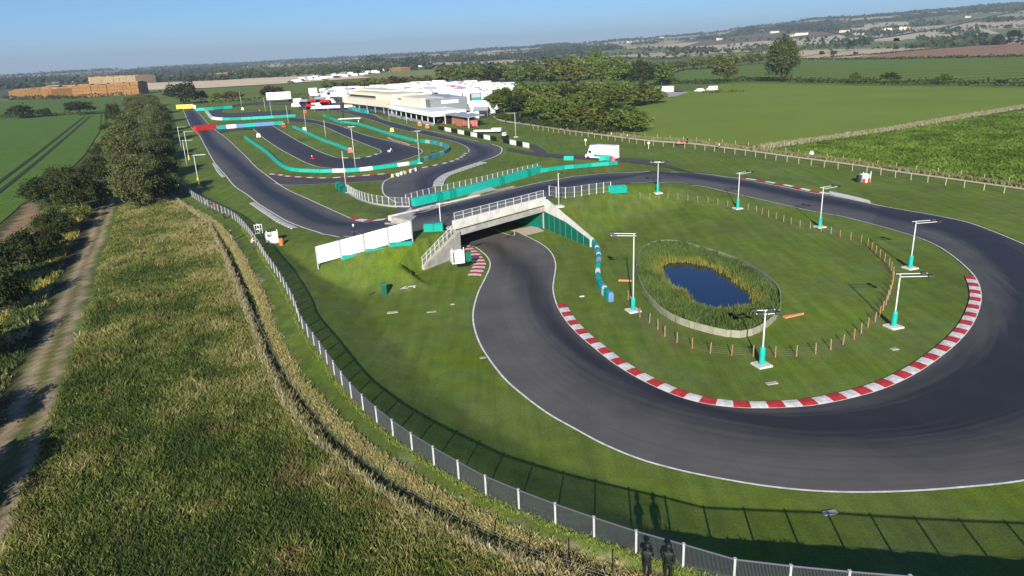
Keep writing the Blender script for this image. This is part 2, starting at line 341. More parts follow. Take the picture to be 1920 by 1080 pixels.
# dry verge beside the ditch, worn line on the bank walk, worn lawn patches
PALE_PX = [(300, 352), (335, 374), (380, 398), (405, 416), (430, 450), (450, 482), (470, 532), (492, 570), (500, 613), (553, 720), (620, 795), (678, 853), (749, 902), (811, 947), (878, 978), (944, 1013), (1011, 1040), (1078, 1068), (1180, 1100), (1400, 1160)]
PALE = np.array([G(p[0], p[1], 1.5) for p in PALE_PX]); paintline(PALE, .6, (.30, .25, .13), world=True, amt=.7)
WALK = resample(FENCE, 60)[4:]; WALK = WALK + np.array([-.75, -.66]) * 1.9; paintline(WALK, .5, (.06, .095, .02), world=True, amt=.6)
for (a, b, r, c) in [(512, 400, 3, (.16, .15, .05)), (470, 385, 2.5, (.15, .15, .05)), (1135, 318, 4, (.20, .20, .05)), (1000, 322, 3, (.17, .17, .04)), (700, 300, 4, (.15, .17, .03)), (620, 265, 6, (.13, .17, .03)), (430, 172, 25, (.14, .17, .04)), (560, 263, 4, (.06, .10, .02)), (1330, 500, 3, (.07, .12, .02)), (1720, 640, 2, (.10, .13, .03)), (905, 470, 1., (.16, .15, .06))]:
    g = G(a, b); paintline([g, g + [.5, .1]], r, c, world=True, amt=.55)
# trodden ring inside the stake fence, around the pond
STAKE_PX = [(1178, 562), (1192, 590), (1228, 612), (1250, 634), (1283, 648), (1315, 660), (1358, 666), (1403, 668), (1450, 670), (1497, 668), (1543, 662), (1577, 648), (1606, 634), (1622, 618), (1646, 600), (1662, 570), (1671, 545), (1676, 520), (1668, 500), (1657, 490), (1644, 478), (1628, 462), (1610, 452), (1586, 448), (1562, 440), (1534, 432), (1510, 428), (1482, 420), (1458, 412), (1435, 405), (1413, 395), (1390, 392), (1369, 388), (1348, 384), (1327, 380), (1306, 378), (1286, 375), (1260, 374), (1235, 373), (1200, 372)]
STAKE = np.array([T(*p) for p in STAKE_PX]); paintline(STAKE[:36], .35, (.17, .13, .06), world=True, amt=.6)
ground = npmesh('ground', np.c_[P, Z], Q, [bpy.data.materials.new('grass_ground')], {'tint': col, 'rough_grass': rough}, smooth=True, kind='structure')
gm = ground.data.materials[0]; gm.use_nodes = True; n = gm.node_tree; b = n.nodes['Principled BSDF']; b.inputs['Roughness'].default_value = .9; b.inputs['Specular IOR Level'].default_value = .15
def N(t, **k):
    q = n.nodes.new(t)
    for a, v in k.items(): setattr(q, a, v)
    return q
at = N('ShaderNodeAttribute', attribute_name='tint'); geo = N('ShaderNodeNewGeometry')
def noise(sc, det=4, stretch=None):
    q = N('ShaderNodeTexNoise'); q.inputs['Scale'].default_value = sc; q.inputs['Detail'].default_value = det; q.inputs['Roughness'].default_value = .65
    if stretch:
        mp = N('ShaderNodeMapping'); mp.inputs['Scale'].default_value = stretch[:3]; mp.inputs['Rotation'].default_value = (0, 0, stretch[3]); n.links.new(geo.outputs['Position'], mp.inputs[0]); n.links.new(mp.outputs[0], q.inputs['Vector'])
    else: n.links.new(geo.outputs['Position'], q.inputs['Vector'])
    return q
def rng(src, a, b_, c, d):
    q = N('ShaderNodeMapRange'); q.inputs[1].default_value = a; q.inputs[2].default_value = b_; q.inputs[3].default_value = c; q.inputs[4].default_value = d; n.links.new(src, q.inputs[0]); return q.outputs[0]
def mul(a, b_):
    q = N('ShaderNodeMath', operation='MULTIPLY'); n.links.new(a, q.inputs[0]); n.links.new(b_, q.inputs[1]); return q.outputs[0]
fine = rng(noise(7, 6).outputs[0], .3, .7, .72, 1.28); mid = rng(noise(.6, 4).outputs[0], .3, .7, .84, 1.16); big = rng(noise(.05, 4).outputs[0], .3, .7, .80, 1.18)
stripe = rng(noise(.9, 3, (1, .07, 1, R(-38))).outputs[0], .3, .7, .82, 1.18)
v = mul(mul(fine, mid), mul(big, stripe))
hsv = N('ShaderNodeHueSaturation'); n.links.new(at.outputs['Color'], hsv.inputs['Color']); n.links.new(v, hsv.inputs['Value'])
n.links.new(rng(noise(.25, 5).outputs[0], .3, .7, .482, .512), hsv.inputs['Hue']); n.links.new(rng(noise(.12, 4).outputs[0], .3, .7, .85, 1.08), hsv.inputs['Saturation'])
# far country: patchwork of fields chosen by distance
vor = N('ShaderNodeTexVoronoi'); vor.inputs['Scale'].default_value = .0032; mp = N('ShaderNodeMapping'); mp.inputs['Scale'].default_value = (1, .75, 0); mp.inputs['Rotation'].default_value = (0, 0, .5)
n.links.new(geo.outputs['Position'], mp.inputs[0]); n.links.new(mp.outputs[0], vor.inputs['Vector'])
ramp = N('ShaderNodeValToRGB'); ramp.color_ramp.interpolation = 'CONSTANT'; els = ramp.color_ramp.elements
cols = [(0, (.12, .14, .05)), (.18, (.46, .38, .24)), (.4, (.14, .18, .05)), (.52, (.17, .12, .075)), (.62, (.50, .43, .28)), (.82, (.09, .12, .04)), (.9, (.32, .30, .15))]
els[0].position = 0; els[0].color = (*cols[0][1], 1); els[1].position = cols[1][0]; els[1].color = (*cols[1][1], 1)
for p_, c_ in cols[2:]: e = els.new(p_); e.color = (*c_, 1)
sx = N('ShaderNodeSeparateColor'); n.links.new(vor.outputs['Color'], sx.inputs[0]); n.links.new(sx.outputs[0], ramp.inputs[0])
ln = N('ShaderNodeVectorMath', operation='LENGTH'); n.links.new(geo.outputs['Position'], ln.inputs[0])
fm = N('ShaderNodeMix', data_type='RGBA'); n.links.new(rng(ln.outputs['Value'], 900, 1000, 0, 1), fm.inputs[0]); n.links.new(hsv.outputs[0], fm.inputs[6]); n.links.new(ramp.outputs[0], fm.inputs[7])
n.links.new(fm.outputs[2], b.inputs['Base Color'])
bp = N('ShaderNodeBump'); bp.inputs['Strength'].default_value = .5; bp.inputs['Distance'].default_value = .06; n.links.new(noise(9, 5).outputs[0], bp.inputs['Height']); n.links.new(bp.outputs[0], b.inputs['Normal'])

# ------------------------------------------------------------------ asphalt
def asphalt(name, base, rubc=(.026, .023, .022)):
    m = bpy.data.materials.new(name); m.use_nodes = True; n = m.node_tree; b = n.nodes['Principled BSDF']; b.inputs['Roughness'].default_value = .72; b.inputs['Specular IOR Level'].default_value = .35
    geo = n.nodes.new('ShaderNodeNewGeometry'); at = n.nodes.new('ShaderNodeAttribute'); at.attribute_name = 'rub'; uv = n.nodes.new('ShaderNodeAttribute'); uv.attribute_name = 'suv'
    def ns(sc, det, src=None, rough=.6):
        q = n.nodes.new('ShaderNodeTexNoise'); q.inputs['Scale'].default_value = sc; q.inputs['Detail'].default_value = det; q.inputs['Roughness'].default_value = rough
        n.links.new(src or geo.outputs['Position'], q.inputs['Vector']); return q.outputs[0]
    mp = n.nodes.new('ShaderNodeMapping'); mp.inputs['Scale'].default_value = (.06, 1.1, 1); n.links.new(uv.outputs['Vector'], mp.inputs[0])
    streak = ns(1., 5, mp.outputs[0]); blot = ns(.28, 6)
    def mr(s, a, b_, c, d):
        q = n.nodes.new('ShaderNodeMapRange'); q.inputs[1].default_value = a; q.inputs[2].default_value = b_; q.inputs[3].default_value = c; q.inputs[4].default_value = d; n.links.new(s, q.inputs[0]); return q.outputs[0]
    def mm(op, a, b_):
        q = n.nodes.new('ShaderNodeMath'); q.operation = op; n.links.new(a, q.inputs[0]); n.links.new(b_, q.inputs[1]) if not isinstance(b_, (int, float)) else setattr(q.inputs[1], 'default_value', b_); return q.outputs[0]
    fac = mm('MULTIPLY', at.outputs['Fac'], mr(streak, .25, .75, .75, 1.2)); fac = mm('ADD', fac, mr(streak, .35, .8, -.06, .14)); fac.node.use_clamp = True
    mx = n.nodes.new('ShaderNodeMix'); mx.data_type = 'RGBA'; mx.inputs[6].default_value = (*base, 1); mx.inputs[7].default_value = (*rubc, 1); n.links.new(fac, mx.inputs[0])
    hs = n.nodes.new('ShaderNodeHueSaturation'); n.links.new(mx.outputs[2], hs.inputs['Color'])
    bk = n.nodes.new('ShaderNodeTexBrick'); bk.inputs['Scale'].default_value = 1; bk.inputs['Brick Width'].default_value = 19; bk.inputs['Row Height'].default_value = 2.9; bk.inputs['Mortar Size'].default_value = .035; bk.inputs['Color1'].default_value = (.93, .93, .93, 1); bk.inputs['Color2'].default_value = (1.06, 1.06, 1.06, 1); bk.inputs['Mortar'].default_value = (.8, .8, .8, 1); n.links.new(uv.outputs['Vector'], bk.inputs['Vector'])
    mp2 = n.nodes.new('ShaderNodeMapping'); mp2.inputs['Scale'].default_value = (.035, 3.2, 1); mp2.inputs['Rotation'].default_value = (0, 0, .006); n.links.new(uv.outputs['Vector'], mp2.inputs[0]); skid = mr(ns(1., 3, mp2.outputs[0]), .60, .72, 1, .82)
    blot = mm('MULTIPLY', blot, 1.0); extra = mm('MULTIPLY', bk.outputs['Color'], skid)
    n.links.new(mm('MULTIPLY', extra, mm('MULTIPLY', mr(blot, .3, .7, .84, 1.16), mr(ns(40, 3), .3, .7, .85, 1.15))), hs.inputs['Value']); n.links.new(hs.outputs[0], b.inputs['Base Color'])
    bp = n.nodes.new('ShaderNodeBump'); bp.inputs['Strength'].default_value = .25; bp.inputs['Distance'].default_value = .01; n.links.new(ns(60, 2), bp.inputs['Height']); n.links.new(bp.outputs[0], b.inputs['Normal'])
    n.links.new(mr(fac, 0, 1, .75, .55), b.inputs['Roughness'])
    return m
MT['asphalt'] = asphalt('asphalt', (.112, .106, .098)); MT['asphalt_far'] = asphalt('asphalt_dark', (.060, .056, .058)); MT['asphalt_worn'] = asphalt('asphalt_brown', (.080, .068, .062))
def strip(name, Lp, Rp, hf, z=.03, mat='asphalt', ds=1.0, nc=14, rub=None, kind='structure', **tg):
    """ribbon between two world polylines; rub(u01, v01, s) -> darkness of laid rubber"""
    n_ = max(4, int(max(length(Lp), length(Rp)) / ds)); A = resample(Lp, n_); B = resample(Rp, n_)
    v = np.linspace(0, 1, nc + 1); Pp = A[:, None] * (1 - v[None, :, None]) + B[:, None] * v[None, :, None]; Pf = Pp.reshape(-1, 2)
    s = np.r_[0, np.cumsum(np.linalg.norm(np.diff((A + B) / 2, axis=0), axis=1))]
    U = np.repeat(np.linspace(0, 1, n_), nc + 1); S = np.repeat(s, nc + 1); Vv = np.tile(v, n_); Wd = np.repeat(np.linalg.norm(A - B, axis=1), nc + 1)
    zz = hf(Pf) + z + lift(Pf)
    I = np.arange(n_ * (nc + 1)).reshape(n_, nc + 1); Qd = np.stack([I[:-1, :-1], I[:-1, 1:], I[1:, 1:], I[1:, :-1]], -1).reshape(-1, 4)
    a0 = Pp[0, 0]; a1 = Pp[0, 1]; a2 = Pp[1, 0]
    if (a1[0] - a0[0]) * (a2[1] - a0[1]) - (a1[1] - a0[1]) * (a2[0] - a0[0]) < 0: Qd = Qd[:, ::-1]
    rb = rub(U, Vv, Pf) if rub else np.zeros(len(Pf))
    o = npmesh(name, np.c_[Pf, zz], Qd, mat, {'rub': rb, 'suv': np.c_[S, Vv * Wd, 0 * S]}, smooth=True, kind=kind); tag(o, **tg); return o
def line(L, w, hf, z=.038, mat='line_paint', name='edge_line', side=0, ds=.7):
    """painted line of width w along world polyline L"""
    L = resample(L, max(3, int(length(L) / ds))); t = np.gradient(L, axis=0); t /= np.linalg.norm(t, axis=1)[:, None] + 1e-9; nn = np.stack([-t[:, 1], t[:, 0]], 1)
    o = side * w / 2; return strip(name, L + nn * (o - w / 2), L + nn * (o + w / 2), hf, z, mat, ds, 1)
def kerb(L, w, hf, blk=1.25, side=1, name='kerb', cols=('kerb_red', 'kerb_white'), rise=.07, z=.035):
    """raised red and white kerb along world polyline L, lying to its left (side=1) or right (-1)"""
    nb = max(2, int(length(L) / blk)); k = 3; L = resample(L, nb * k + 1); t = np.gradient(L, axis=0); t /= np.linalg.norm(t, axis=1)[:, None]; nn = np.stack([-t[:, 1], t[:, 0]], 1) * side
    prof = [(0, 0), (.15, rise * .5), (.6, rise), (1, rise * .7), (1.0, -.1)]
    V = []; 
    for i in range(len(L)):
        for a, zz in prof: q = L[i] + nn[i] * a * w; V.append((q[0], q[1], zz))
    V = np.array(V); V[:, 2] += hf(V[:, :2]) + z + lift(V[:, :2]); m = len(prof); Q = []; mi = []
    for i in range(len(L) - 1):
        for j in range(m - 1):
            q = (i * m + j, (i + 1) * m + j, (i + 1) * m + j + 1, i * m + j + 1); Q.append(q if side > 0 else q[::-1]); mi.append((i // k) % 2)
    Q = np.array(Q); 
    return npmesh(name, V, Q[:, ::-1] if True else Q, list(cols), mi=mi, kind='structure')
def px(L, hf=None, n=6): return catmull([T(a, b, hf) for a, b in L], n)
# big loop, from under the bridge round to the back straight
A_out = [(887, 462), (905, 474), (916, 486), (919, 500), (910, 522), (898, 546), (889, 575), (887, 600), (893, 628), (905, 655), (925, 685), (950, 715), (985, 745), (1030, 778), (1080, 806), (1130, 833), (1200, 862), (1280, 884), (1360, 900), (1440, 913), (1520, 921), (1600, 924), (1700, 922), (1800, 915), (1920, 902), (2080, 868), (2200, 815), (2265, 740), (2250, 660), (2160, 575), (2040, 510), (1920, 459), (1865, 436), (1815, 418), (1765, 407), (1715, 398), (1652, 387), (1600, 376), (1555, 367)]
A_in = [(965, 434), (985, 443), (1008, 454), (1027, 467), (1038, 482), (1042, 500), (1039, 522), (1037, 545), (1044, 572), (1060, 600), (1085, 628), (1117, 655), (1150, 681), (1190, 706), (1235, 729), (1290, 750), (1350, 762), (1410, 766), (1470, 765), (1530, 760), (1600, 746), (1660, 728), (1715, 702), (1760, 672), (1800, 638), (1825, 605), (1838, 570), (1838, 545), (1828, 520), (1804, 495), (1777, 474), (1752, 459), (1715, 444), (1665, 429), (1635, 421), (1580, 407), (1545, 401)]
back1 = [P1 + NB * 13 + AL * 1.5, P1 + NB * 7 + AL * 2, P1 + NB * 1 + AL * 2.6]; back2 = [P2 + NB * 13 - AL * 3, P2 + NB * 7 - AL * 4.5, P2 + NB * 1 - AL * 6]
Lo = catmull(back1 + [T(*p, h) for p in A_out], 6); Li = catmull(back2 + [T(*p, h) for p in A_in], 6)
def gau(v, c, w): return np.exp(-((v - c) / w) ** 2)
def rubA(u, v, P):
    # v=0 outer edge, 1 inner edge; karts swing in towards the kerb through the bend
    c = np.interp(u, [0, .12, .2, .3, .45, .62, .75, .86, 1.], [.25, .32, .62, .78, .80, .74, .62, .42, .3])
    r = .85 * gau(v, c, .17) * sm(u / .08) + .55 * gau(v, c - .25, .25) * sm((u - .25) / .15) * (1 - .4 * sm((u - .8) / .2))
    return r * (.35 + .65 * sm((u - .04) / .1)) + .38 * sm((u - .36) / .25)
strip('race_track', Lo, Li, h, .03, 'asphalt', .9, 18, rubA)
KIN = px(A_in[8:29], h); kerb(KIN, .95, h, 1.22, side=1)
line(Lo, .16, h, side=0); line(Li, .14, h, side=0)
KL = px([(880, 458), (897, 470), (908, 482), (915, 496), (906, 518)], h); kerb(KL - [.25, .1], 1.6, h, .75, side=-1, rise=.09)
# upper track over the bridge and down to the home straight
U_out = [(1652, 387), (1600, 376), (1555, 367), (1512, 360), (1462, 350), (1417, 341), (1387, 336), (1337, 329), (1295, 325), (1262, 323), (1212, 323), (1150, 325), (1112, 328), (1072, 332), (1022, 341), (972, 352), (900, 369), (830, 387), (780, 400), (740, 408), (705, 414), (670, 414), (655, 409), (617, 392), (580, 375), (530, 351), (500, 329), (480, 314), (462, 295), (425, 260), (411, 250), (390, 232), (372, 212), (360, 203)]
Unear1 = [(1635, 421), (1580, 407), (1545, 401), (1510, 394), (1470, 385), (1422, 374), (1387, 366), (1355, 359), (1317, 350), (1287, 345), (1255, 342), (1225, 342), (1170, 345), (1120, 350)]
Unear2 = [(775, 430), (740, 439), (700, 444), (655, 445), (620, 442), (595, 436), (567, 427), (537, 415), (512, 400), (485, 383), (465, 367), (440, 350), (425, 332), (402, 305), (385, 275), (372, 252), (357, 237), (349, 220), (343, 205)]
Uo = catmull([T(*p) for p in U_out], 5)
Ui = catmull([T(*p) for p in Unear1] + [P2 + NB * 2.4 + AL * 2, P2 + NB * 2.2, P1 + NB * 2.2, P1 + NB * 2.2 - AL * 2] + [T(*p) for p in Unear2], 5)
def rubU(u, v, P):
    c = np.interp(u, [0, .1, .2, .3, .38, .45, .55, .7, 1], [.3, .28, .4, .45, .35, .42, .72, .55, .45])
    return .9 * gau(v, c, .2) + .35 * gau(v, c + .15, .3) + .3 * sm((u - .6) / .1)
us = strip('race_track', Uo, Ui, h0, .036, 'asphalt', 1.0, 14, rubU)
line(Uo, .2, h0, .044); line(Ui[:60], .16, h0, .044); line(Ui[95:], .22, h0, .044)
kerb(px([(1380, 334), (1417, 339), (1462, 347), (1512, 358), (1555, 365)]), 1.0, h0, 1.7, side=1)
strip('concrete_apron', px([(1555, 366), (1600, 376), (1634, 383)]) + [0.1, .3], px([(1556, 361), (1602, 371), (1632, 379)]) + [.3, .9], h0, .04, 'pale_concrete', 1, 2)
kerb(px([(760, 405), (740, 409), (705, 415), (670, 415), (655, 411)]), 1.3, h0, 2.0, side=-1)
kerb(px([(478, 380), (505, 398), (530, 414), (560, 428)]), 1.0, h0, .75, side=-1, cols=('concrete', 'kerb_white'))
kerb(px([(404, 306), (412, 320), (424, 333)]) , .8, h0, 1.2, side=-1, cols=('concrete', 'kerb_white'))
# beige slab between upper track and the teal barrier
strip('concrete_apron', px([(752, 402), (790, 396), (830, 385), (880, 373), (925, 361), (962, 353)]), px([(770, 389), (800, 388), (835, 380), (880, 366), (925, 353), (966, 351)]), h0, .03, 'beige_slab', 1, 4)
strip('concrete_apron', px([(957, 433), (984, 443)], h), px([(1002, 420), (1021, 434)], h), h, .02, 'beige_slab', 1, 3)
# track that comes up from the underpass, round the hairpin and onto the start straight
C_in = [(745, 382), (722, 367), (717, 355), (720, 342), (735, 333), (767, 320), (797, 315), (822, 310), (847, 304), (867, 296), (879, 287), (877, 278), (860, 269), (835, 262), (780, 250), (735, 239), (700, 227), (660, 216), (642, 212), (615, 208), (585, 207)]
C_out = [(820, 366), (811, 352), (815, 340), (830, 328), (860, 317), (897, 305), (927, 295), (940, 286), (939, 277), (922, 271), (897, 266), (835, 252), (785, 242), (747, 232), (717, 224), (700, 215), (675, 211), (650, 205), (615, 202), (585, 203)]
Ci = catmull([P1 + NB * 10 + AL * 3, P1 + NB * 15 + AL * 1] + [T(*p, h) for p in C_in], 5); Co = catmull([P2 + NB * 10 - AL * 4, P2 + NB * 15 - AL * 6] + [T(*p, h) for p in C_out], 5)
strip('race_track', Ci, Co, h, .03, 'asphalt', 1.5, 12, lambda u, v, P: .9 * gau(v, np.interp(u, [0, .12, .25, .4, .5, 1], [.5, .85, .6, .25, .4, .5]), .28) + .35 * sm((u - .4) / .1))
line(px(C_in[:6], h), .25, h); line(px(C_out[4:10], h), .3, h); line(px(C_out[10:], h), .2, h); line(px(C_in[10:], h), .2, h)
kerb(px(C_out[1:6], h), 2.2, h, .9, side=-1, cols=('concrete', 'kerb_white'), rise=.1)
kerb(px([(735, 331), (767, 320), (797, 315), (822, 310), (847, 304), (867, 296), (879, 286)], h), .9, h, 1.6, side=1, cols=('asphalt_worn', 'kerb_white'))
# lower link lane with its long red and white kerb
l1 = px([(495, 327), (520, 329), (540, 332), (600, 335), (650, 333), (700, 329), (735, 326)]); l2 = px([(515, 345), (540, 348), (580, 347), (620, 345), (660, 343), (700, 341), (725, 339)])
strip('race_track', l1, l2, h0, .034, 'asphalt_worn', 2, 6); line(l2, .2, h0, .04); kerb(l1, .9, h0, 1.6, side=1)
# inner loop lanes
D_out = [(475, 242), (495, 260), (525, 280), (562, 300), (577, 307), (600, 314), (640, 317), (675, 315), (722, 309), (765, 298), (790, 288), (788, 280), (770, 275), (735, 266), (685, 254), (635, 236), (597, 227), (560, 222), (540, 222)]
D_in = [(512, 237), (550, 260), (587, 279), (612, 290), (637, 297), (670, 297), (700, 292), (714, 287), (712, 282), (700, 277), (650, 257), (600, 235), (565, 230), (545, 229)]
Do, Di = px(D_out), px(D_in); strip('race_track', Do, Di, h0, .03, 'asphalt_far', 2, 10, lambda u, v, P: .7 * gau(v, .55, .35)); line(Do, .22, h0); line(Di, .22, h0)
kerb(px([(630, 296), (670, 298), (700, 293), (714, 287)]), .9, h0, 2., side=1, cols=('asphalt_worn', 'kerb_white')); kerb(px([(768, 274), (750, 268), (735, 264), (725, 259)]), 1., h0, 1.4, side=-1)
strip('race_track', px([(412, 250), (440, 245), (480, 243), (515, 239)]), px([(400, 238), (430, 236), (475, 234), (530, 230)]), h0, .033, 'asphalt_far', 2, 4)
# far loops and service roads
strip('race_track', px([(640, 212), (600, 203), (560, 197), (525, 196), (470, 197), (420, 203), (394, 210), (400, 219), (430, 220), (500, 217), (545, 213)]), px([(650, 205), (610, 198), (570, 192), (525, 191), (470, 193), (430, 198), (416, 206), (420, 212), (450, 212), (500, 209), (545, 207)]), h0, .033, 'asphalt_far', 3, 4)
strip('paddock_road', px([(560, 206), (620, 203), (690, 211), (730, 219), (765, 222), (760, 214), (700, 196), (650, 193)]), px([(540, 190), (600, 183), (700, 180), (800, 200), (900, 222), (935, 200), (960, 175), (700, 165)]), h0, .028, 'asphalt_worn', 4, 8)
strip('service_road', px([(950, 283), (1010, 293), (1090, 299), (1150, 303), (1215, 309), (1300, 323)]), px([(950, 277), (1010, 287), (1090, 292), (1160, 296), (1230, 302), (1340, 327)]), h0, .025, 'asphalt_worn', 2, 3)
strip('service_road', px([(985, 272), (1000, 282), (1010, 292)]), px([(1000, 271), (1018, 280), (1030, 292)]), h0, .022, 'asphalt_worn', 2, 3)
PATH1 = [(925, 220), (940, 228), (995, 236), (1070, 247), (1145, 257), (1220, 266), (1295, 271), (1345, 277), (1400, 284), (1470, 294), (1540, 303), (1615, 313), (1690, 325), (1765, 335), (1865, 349), (2050, 375)]
strip('footpath', px(PATH1), px([(a, b - 3.0) for a, b in PATH1]), h0, .03, mt('path_pale', (.50, .46, .36), .9, .15, 1.5), 2, 3)
# ------------------------------------------------------------------ fields
def field(poly, c1, c2, sc=.15, rows=None, z=.02, bump=.4, name='field', **tg):
    V = [G(*p) for p in poly]; m = newmat('crop', c1, .95, 0, sc, bump, 1.5, col2=c2, dist=.25, spec=.1)
    if rows:
        n = m.node_tree; w = n.nodes.new('ShaderNodeTexWave'); w.inputs['Scale'].default_value = rows[0]; w.inputs['Distortion'].default_value = .6; mp = n.nodes.new('ShaderNodeMapping'); mp.inputs['Rotation'].default_value = (0, 0, rows[1]); g = n.nodes.new('ShaderNodeNewGeometry')
        n.links.new(g.outputs['Position'], mp.inputs[0]); n.links.new(mp.outputs[0], w.inputs['Vector']); mx = n.nodes.new('ShaderNodeMix'); mx.data_type = 'RGBA'; mx.blend_type = 'MULTIPLY'; mx.inputs[0].default_value = rows[2]
        bs = n.nodes['Principled BSDF']; src = bs.inputs['Base Color'].links[0].from_socket; n.links.new(src, mx.inputs[6]); n.links.new(w.outputs['Color'], mx.inputs[7]); n.links.new(mx.outputs[2], bs.inputs['Base Color'])
    bm = bmesh.new(); vs = [bm.verts.new((v[0], v[1], z + .0005 * float(np.hypot(*v)))) for v in V]; f = bm.faces.new(vs)
    if f.normal.z < 0 or True: f.normal_update(); (f.normal_flip() if f.normal.z < 0 else None)
    bmesh.ops.triangulate(bm, faces=bm.faces[:]); me = bpy.data.meshes.new(name); bm.to_mesh(me); bm.free(); me.materials.append(m); o = bpy.data.objects.new(name, me); C.collection.objects.link(o); o['kind'] = 'structure'; return o
field([(1150, 225), (1200, 196), (1262, 183), (1330, 160), (1408, 157), (1605, 162), (1920, 166), (2300, 172), (2300, 170), (1960, 196), (1802, 219), (1689, 239), (1577, 256), (1428, 275), (1345, 268), (1220, 257), (1150, 245)], (.185, .25, .04), (.15, .215, .033), .02)
field([(1445, 281), (1577, 259), (1689, 243), (1802, 223), (1920, 204), (2300, 176), (2400, 430), (1920, 346), (1865, 339), (1765, 328), (1690, 317), (1615, 306), (1540, 296)], (.11, .16, .03), (.05, .085, .015), .9, bump=1.)
field([(1270, 156), (1285, 128), (1440, 120), (1500, 114), (1660, 113), (1920, 109), (2300, 103), (2300, 160), (1920, 156), (1605, 153), (1408, 148)], (.16, .24, .04), (.125, .20, .033), .03, rows=(.012, R(88), .35), z=.05)
field([(1600, 111), (1700, 97), (1920, 80), (2300, 60), (2300, 98), (1920, 105), (1660, 110)], (.32, .19, .11), (.27, .16, .10), .02, z=.1)
field([(1500, 110), (1560, 100), (1760, 84), (1920, 72), (1920, 78), (1700, 95), (1600, 109)], (.58, .47, .30), (.48, .39, .24), .02, z=.12)
field([(1130, 108), (1200, 97), (1430, 85), (1560, 77), (1750, 69), (1920, 61), (1920, 70), (1760, 82), (1560, 98), (1490, 109), (1430, 101), (1270, 110)], (.62, .50, .32), (.50, .40, .25), .01, z=.12)
field([(650, 140), (780, 126), (1040, 110), (1150, 106), (1140, 112), (980, 124), (860, 138), (740, 152)], (.24, .25, .09), (.20, .22, .08), .02, z=.12)
field([(262, 158), (420, 151), (560, 142), (720, 130), (830, 122), (840, 135), (700, 146), (520, 158), (380, 166), (262, 170)], (.74, .61, .41), (.58, .47, .31), .03, z=.1)
field([(360, 182), (380, 169), (520, 160), (700, 148), (840, 137), (830, 155), (640, 170), (500, 182), (390, 192)], (.15, .20, .035), (.11, .16, .03), .03, z=.08)
field([(262, 151), (300, 145), (520, 140), (700, 130), (700, 127), (500, 137), (262, 146)], (.11, .12, .05), (.09, .10, .04), .03, z=.12)
field([(-300, 200), (0, 192), (240, 180), (262, 186), (200, 208), (100, 218), (0, 222), (-300, 235)], (.11, .18, .03), (.08, .14, .022), .05, z=.04)
field([(-300, 238), (0, 225), (100, 221), (190, 214), (188, 245), (160, 290), (120, 330), (80, 360), (40, 385), (0, 420), (-120, 520), (-700, 700), (-900, 300)], (.11, .19, .03), (.07, .14, .022), .25, bump=.8, z=.03)
field([(-300, 168), (20, 160), (260, 152), (262, 156), (20, 185), (-300, 195)], (.09, .13, .04), (.07, .10, .03), .03, z=.06)
for k, (dx) in enumerate((0, 3.2)):
    line(np.array([G(158, 220), G(120, 250), G(60, 297), G(0, 342), G(-80, 400)]) + [dx, 0], 1.1, h0, .15, mt('tramline%d' % k, (.02, .035, .012), .95), name='tramline')
# shallow chalky strip of dry grass between the two fields on the right
# pond water and its mud
W_ = MT['water'] = newmat('pond_water', (.006, .014, .035), .04, spec=.5)
bm = bmesh.new(); f = bm.faces.new([bm.verts.new((*p, -.38)) for p in catmull(POND * 1.0 + (POND - PONDC) * .12, 4, True)]); f.normal_update(); (f.normal_flip() if f.normal.z < 0 else None)
me = bpy.data.meshes.new('pond_water'); bm.to_mesh(me); bm.free(); me.materials.append(W_); o = bpy.data.objects.new('pond_water', me); C.collection.objects.link(o); o['kind'] = 'structure'
# ================================================================== vegetation builders
def quads_from(Cn, S, rng, up=.0, flat=1.0):
    """random leaf quads: centres (N,3), sizes (N,)"""
    N_ = len(Cn); n = rng.normal(size=(N_, 3)); n[:, 2] += up; n /= np.linalg.norm(n, axis=1)[:, None]
    a = np.cross(n, rng.normal(size=(N_, 3))); a /= np.linalg.norm(a, axis=1)[:, None]; b_ = np.cross(n, a)
    s = S[:, None]; j = lambda: .7 + .6 * rng.random((N_, 1))
    V = np.stack([Cn - a * s * j() * .6, Cn - b_ * s * j() * .45, Cn + a * s * j() * .6, Cn + b_ * s * j() * .45], 1).reshape(-1, 3); V[:, 2] *= flat
    return V, np.arange(4 * N_).reshape(N_, 4)
def crown_points(rng, nclump, nleaf, rx, rz, cz, lean=0, hollow=.35, cr=.28, shape='round'):
    """clumps of leaves spread over an uneven ellipsoid; returns centres and tones"""
    Ps, Ts = [], []
    for i in range(nclump):
        d = rng.normal(size=3); d /= np.linalg.norm(d); d[2] = abs(d[2]) * 1.1 - .35 if rng.random() < .8 else d[2]
        r = hollow + (1 - hollow) * rng.random() ** .5; r *= 1 + .28 * (rng.random() - .5)
        w = 1.0
        if shape == 'cone': w = 1.1 - .55 * (d[2] * r * .5 + .5)
        c = np.array([d[0] * r * rx * w, d[1] * r * rx * w, cz + d[2] * r * rz]); q = cr * (rx + rz) / 2 * (.7 + .7 * rng.random())
        p = rng.normal(size=(nleaf, 3)) * q * .48; p[:, 2] *= .75; Ps.append(c + p)
        Ts.append(np.clip(.28 + .5 * rng.random() + .18 * rng.normal(size=nleaf), 0, 1))
    return np.concatenate(Ps), np.concatenate(Ts)
MT['leaf'] = leafmat('leaf', (.045, .072, .018), (.165, .22, .045)); MT['leaf_poplar'] = leafmat('leaf_poplar', (.035, .052, .018), (.12, .15, .045)); MT['leaf_dark'] = leafmat('leaf_dark', (.018, .028, .010), (.075, .095, .028))
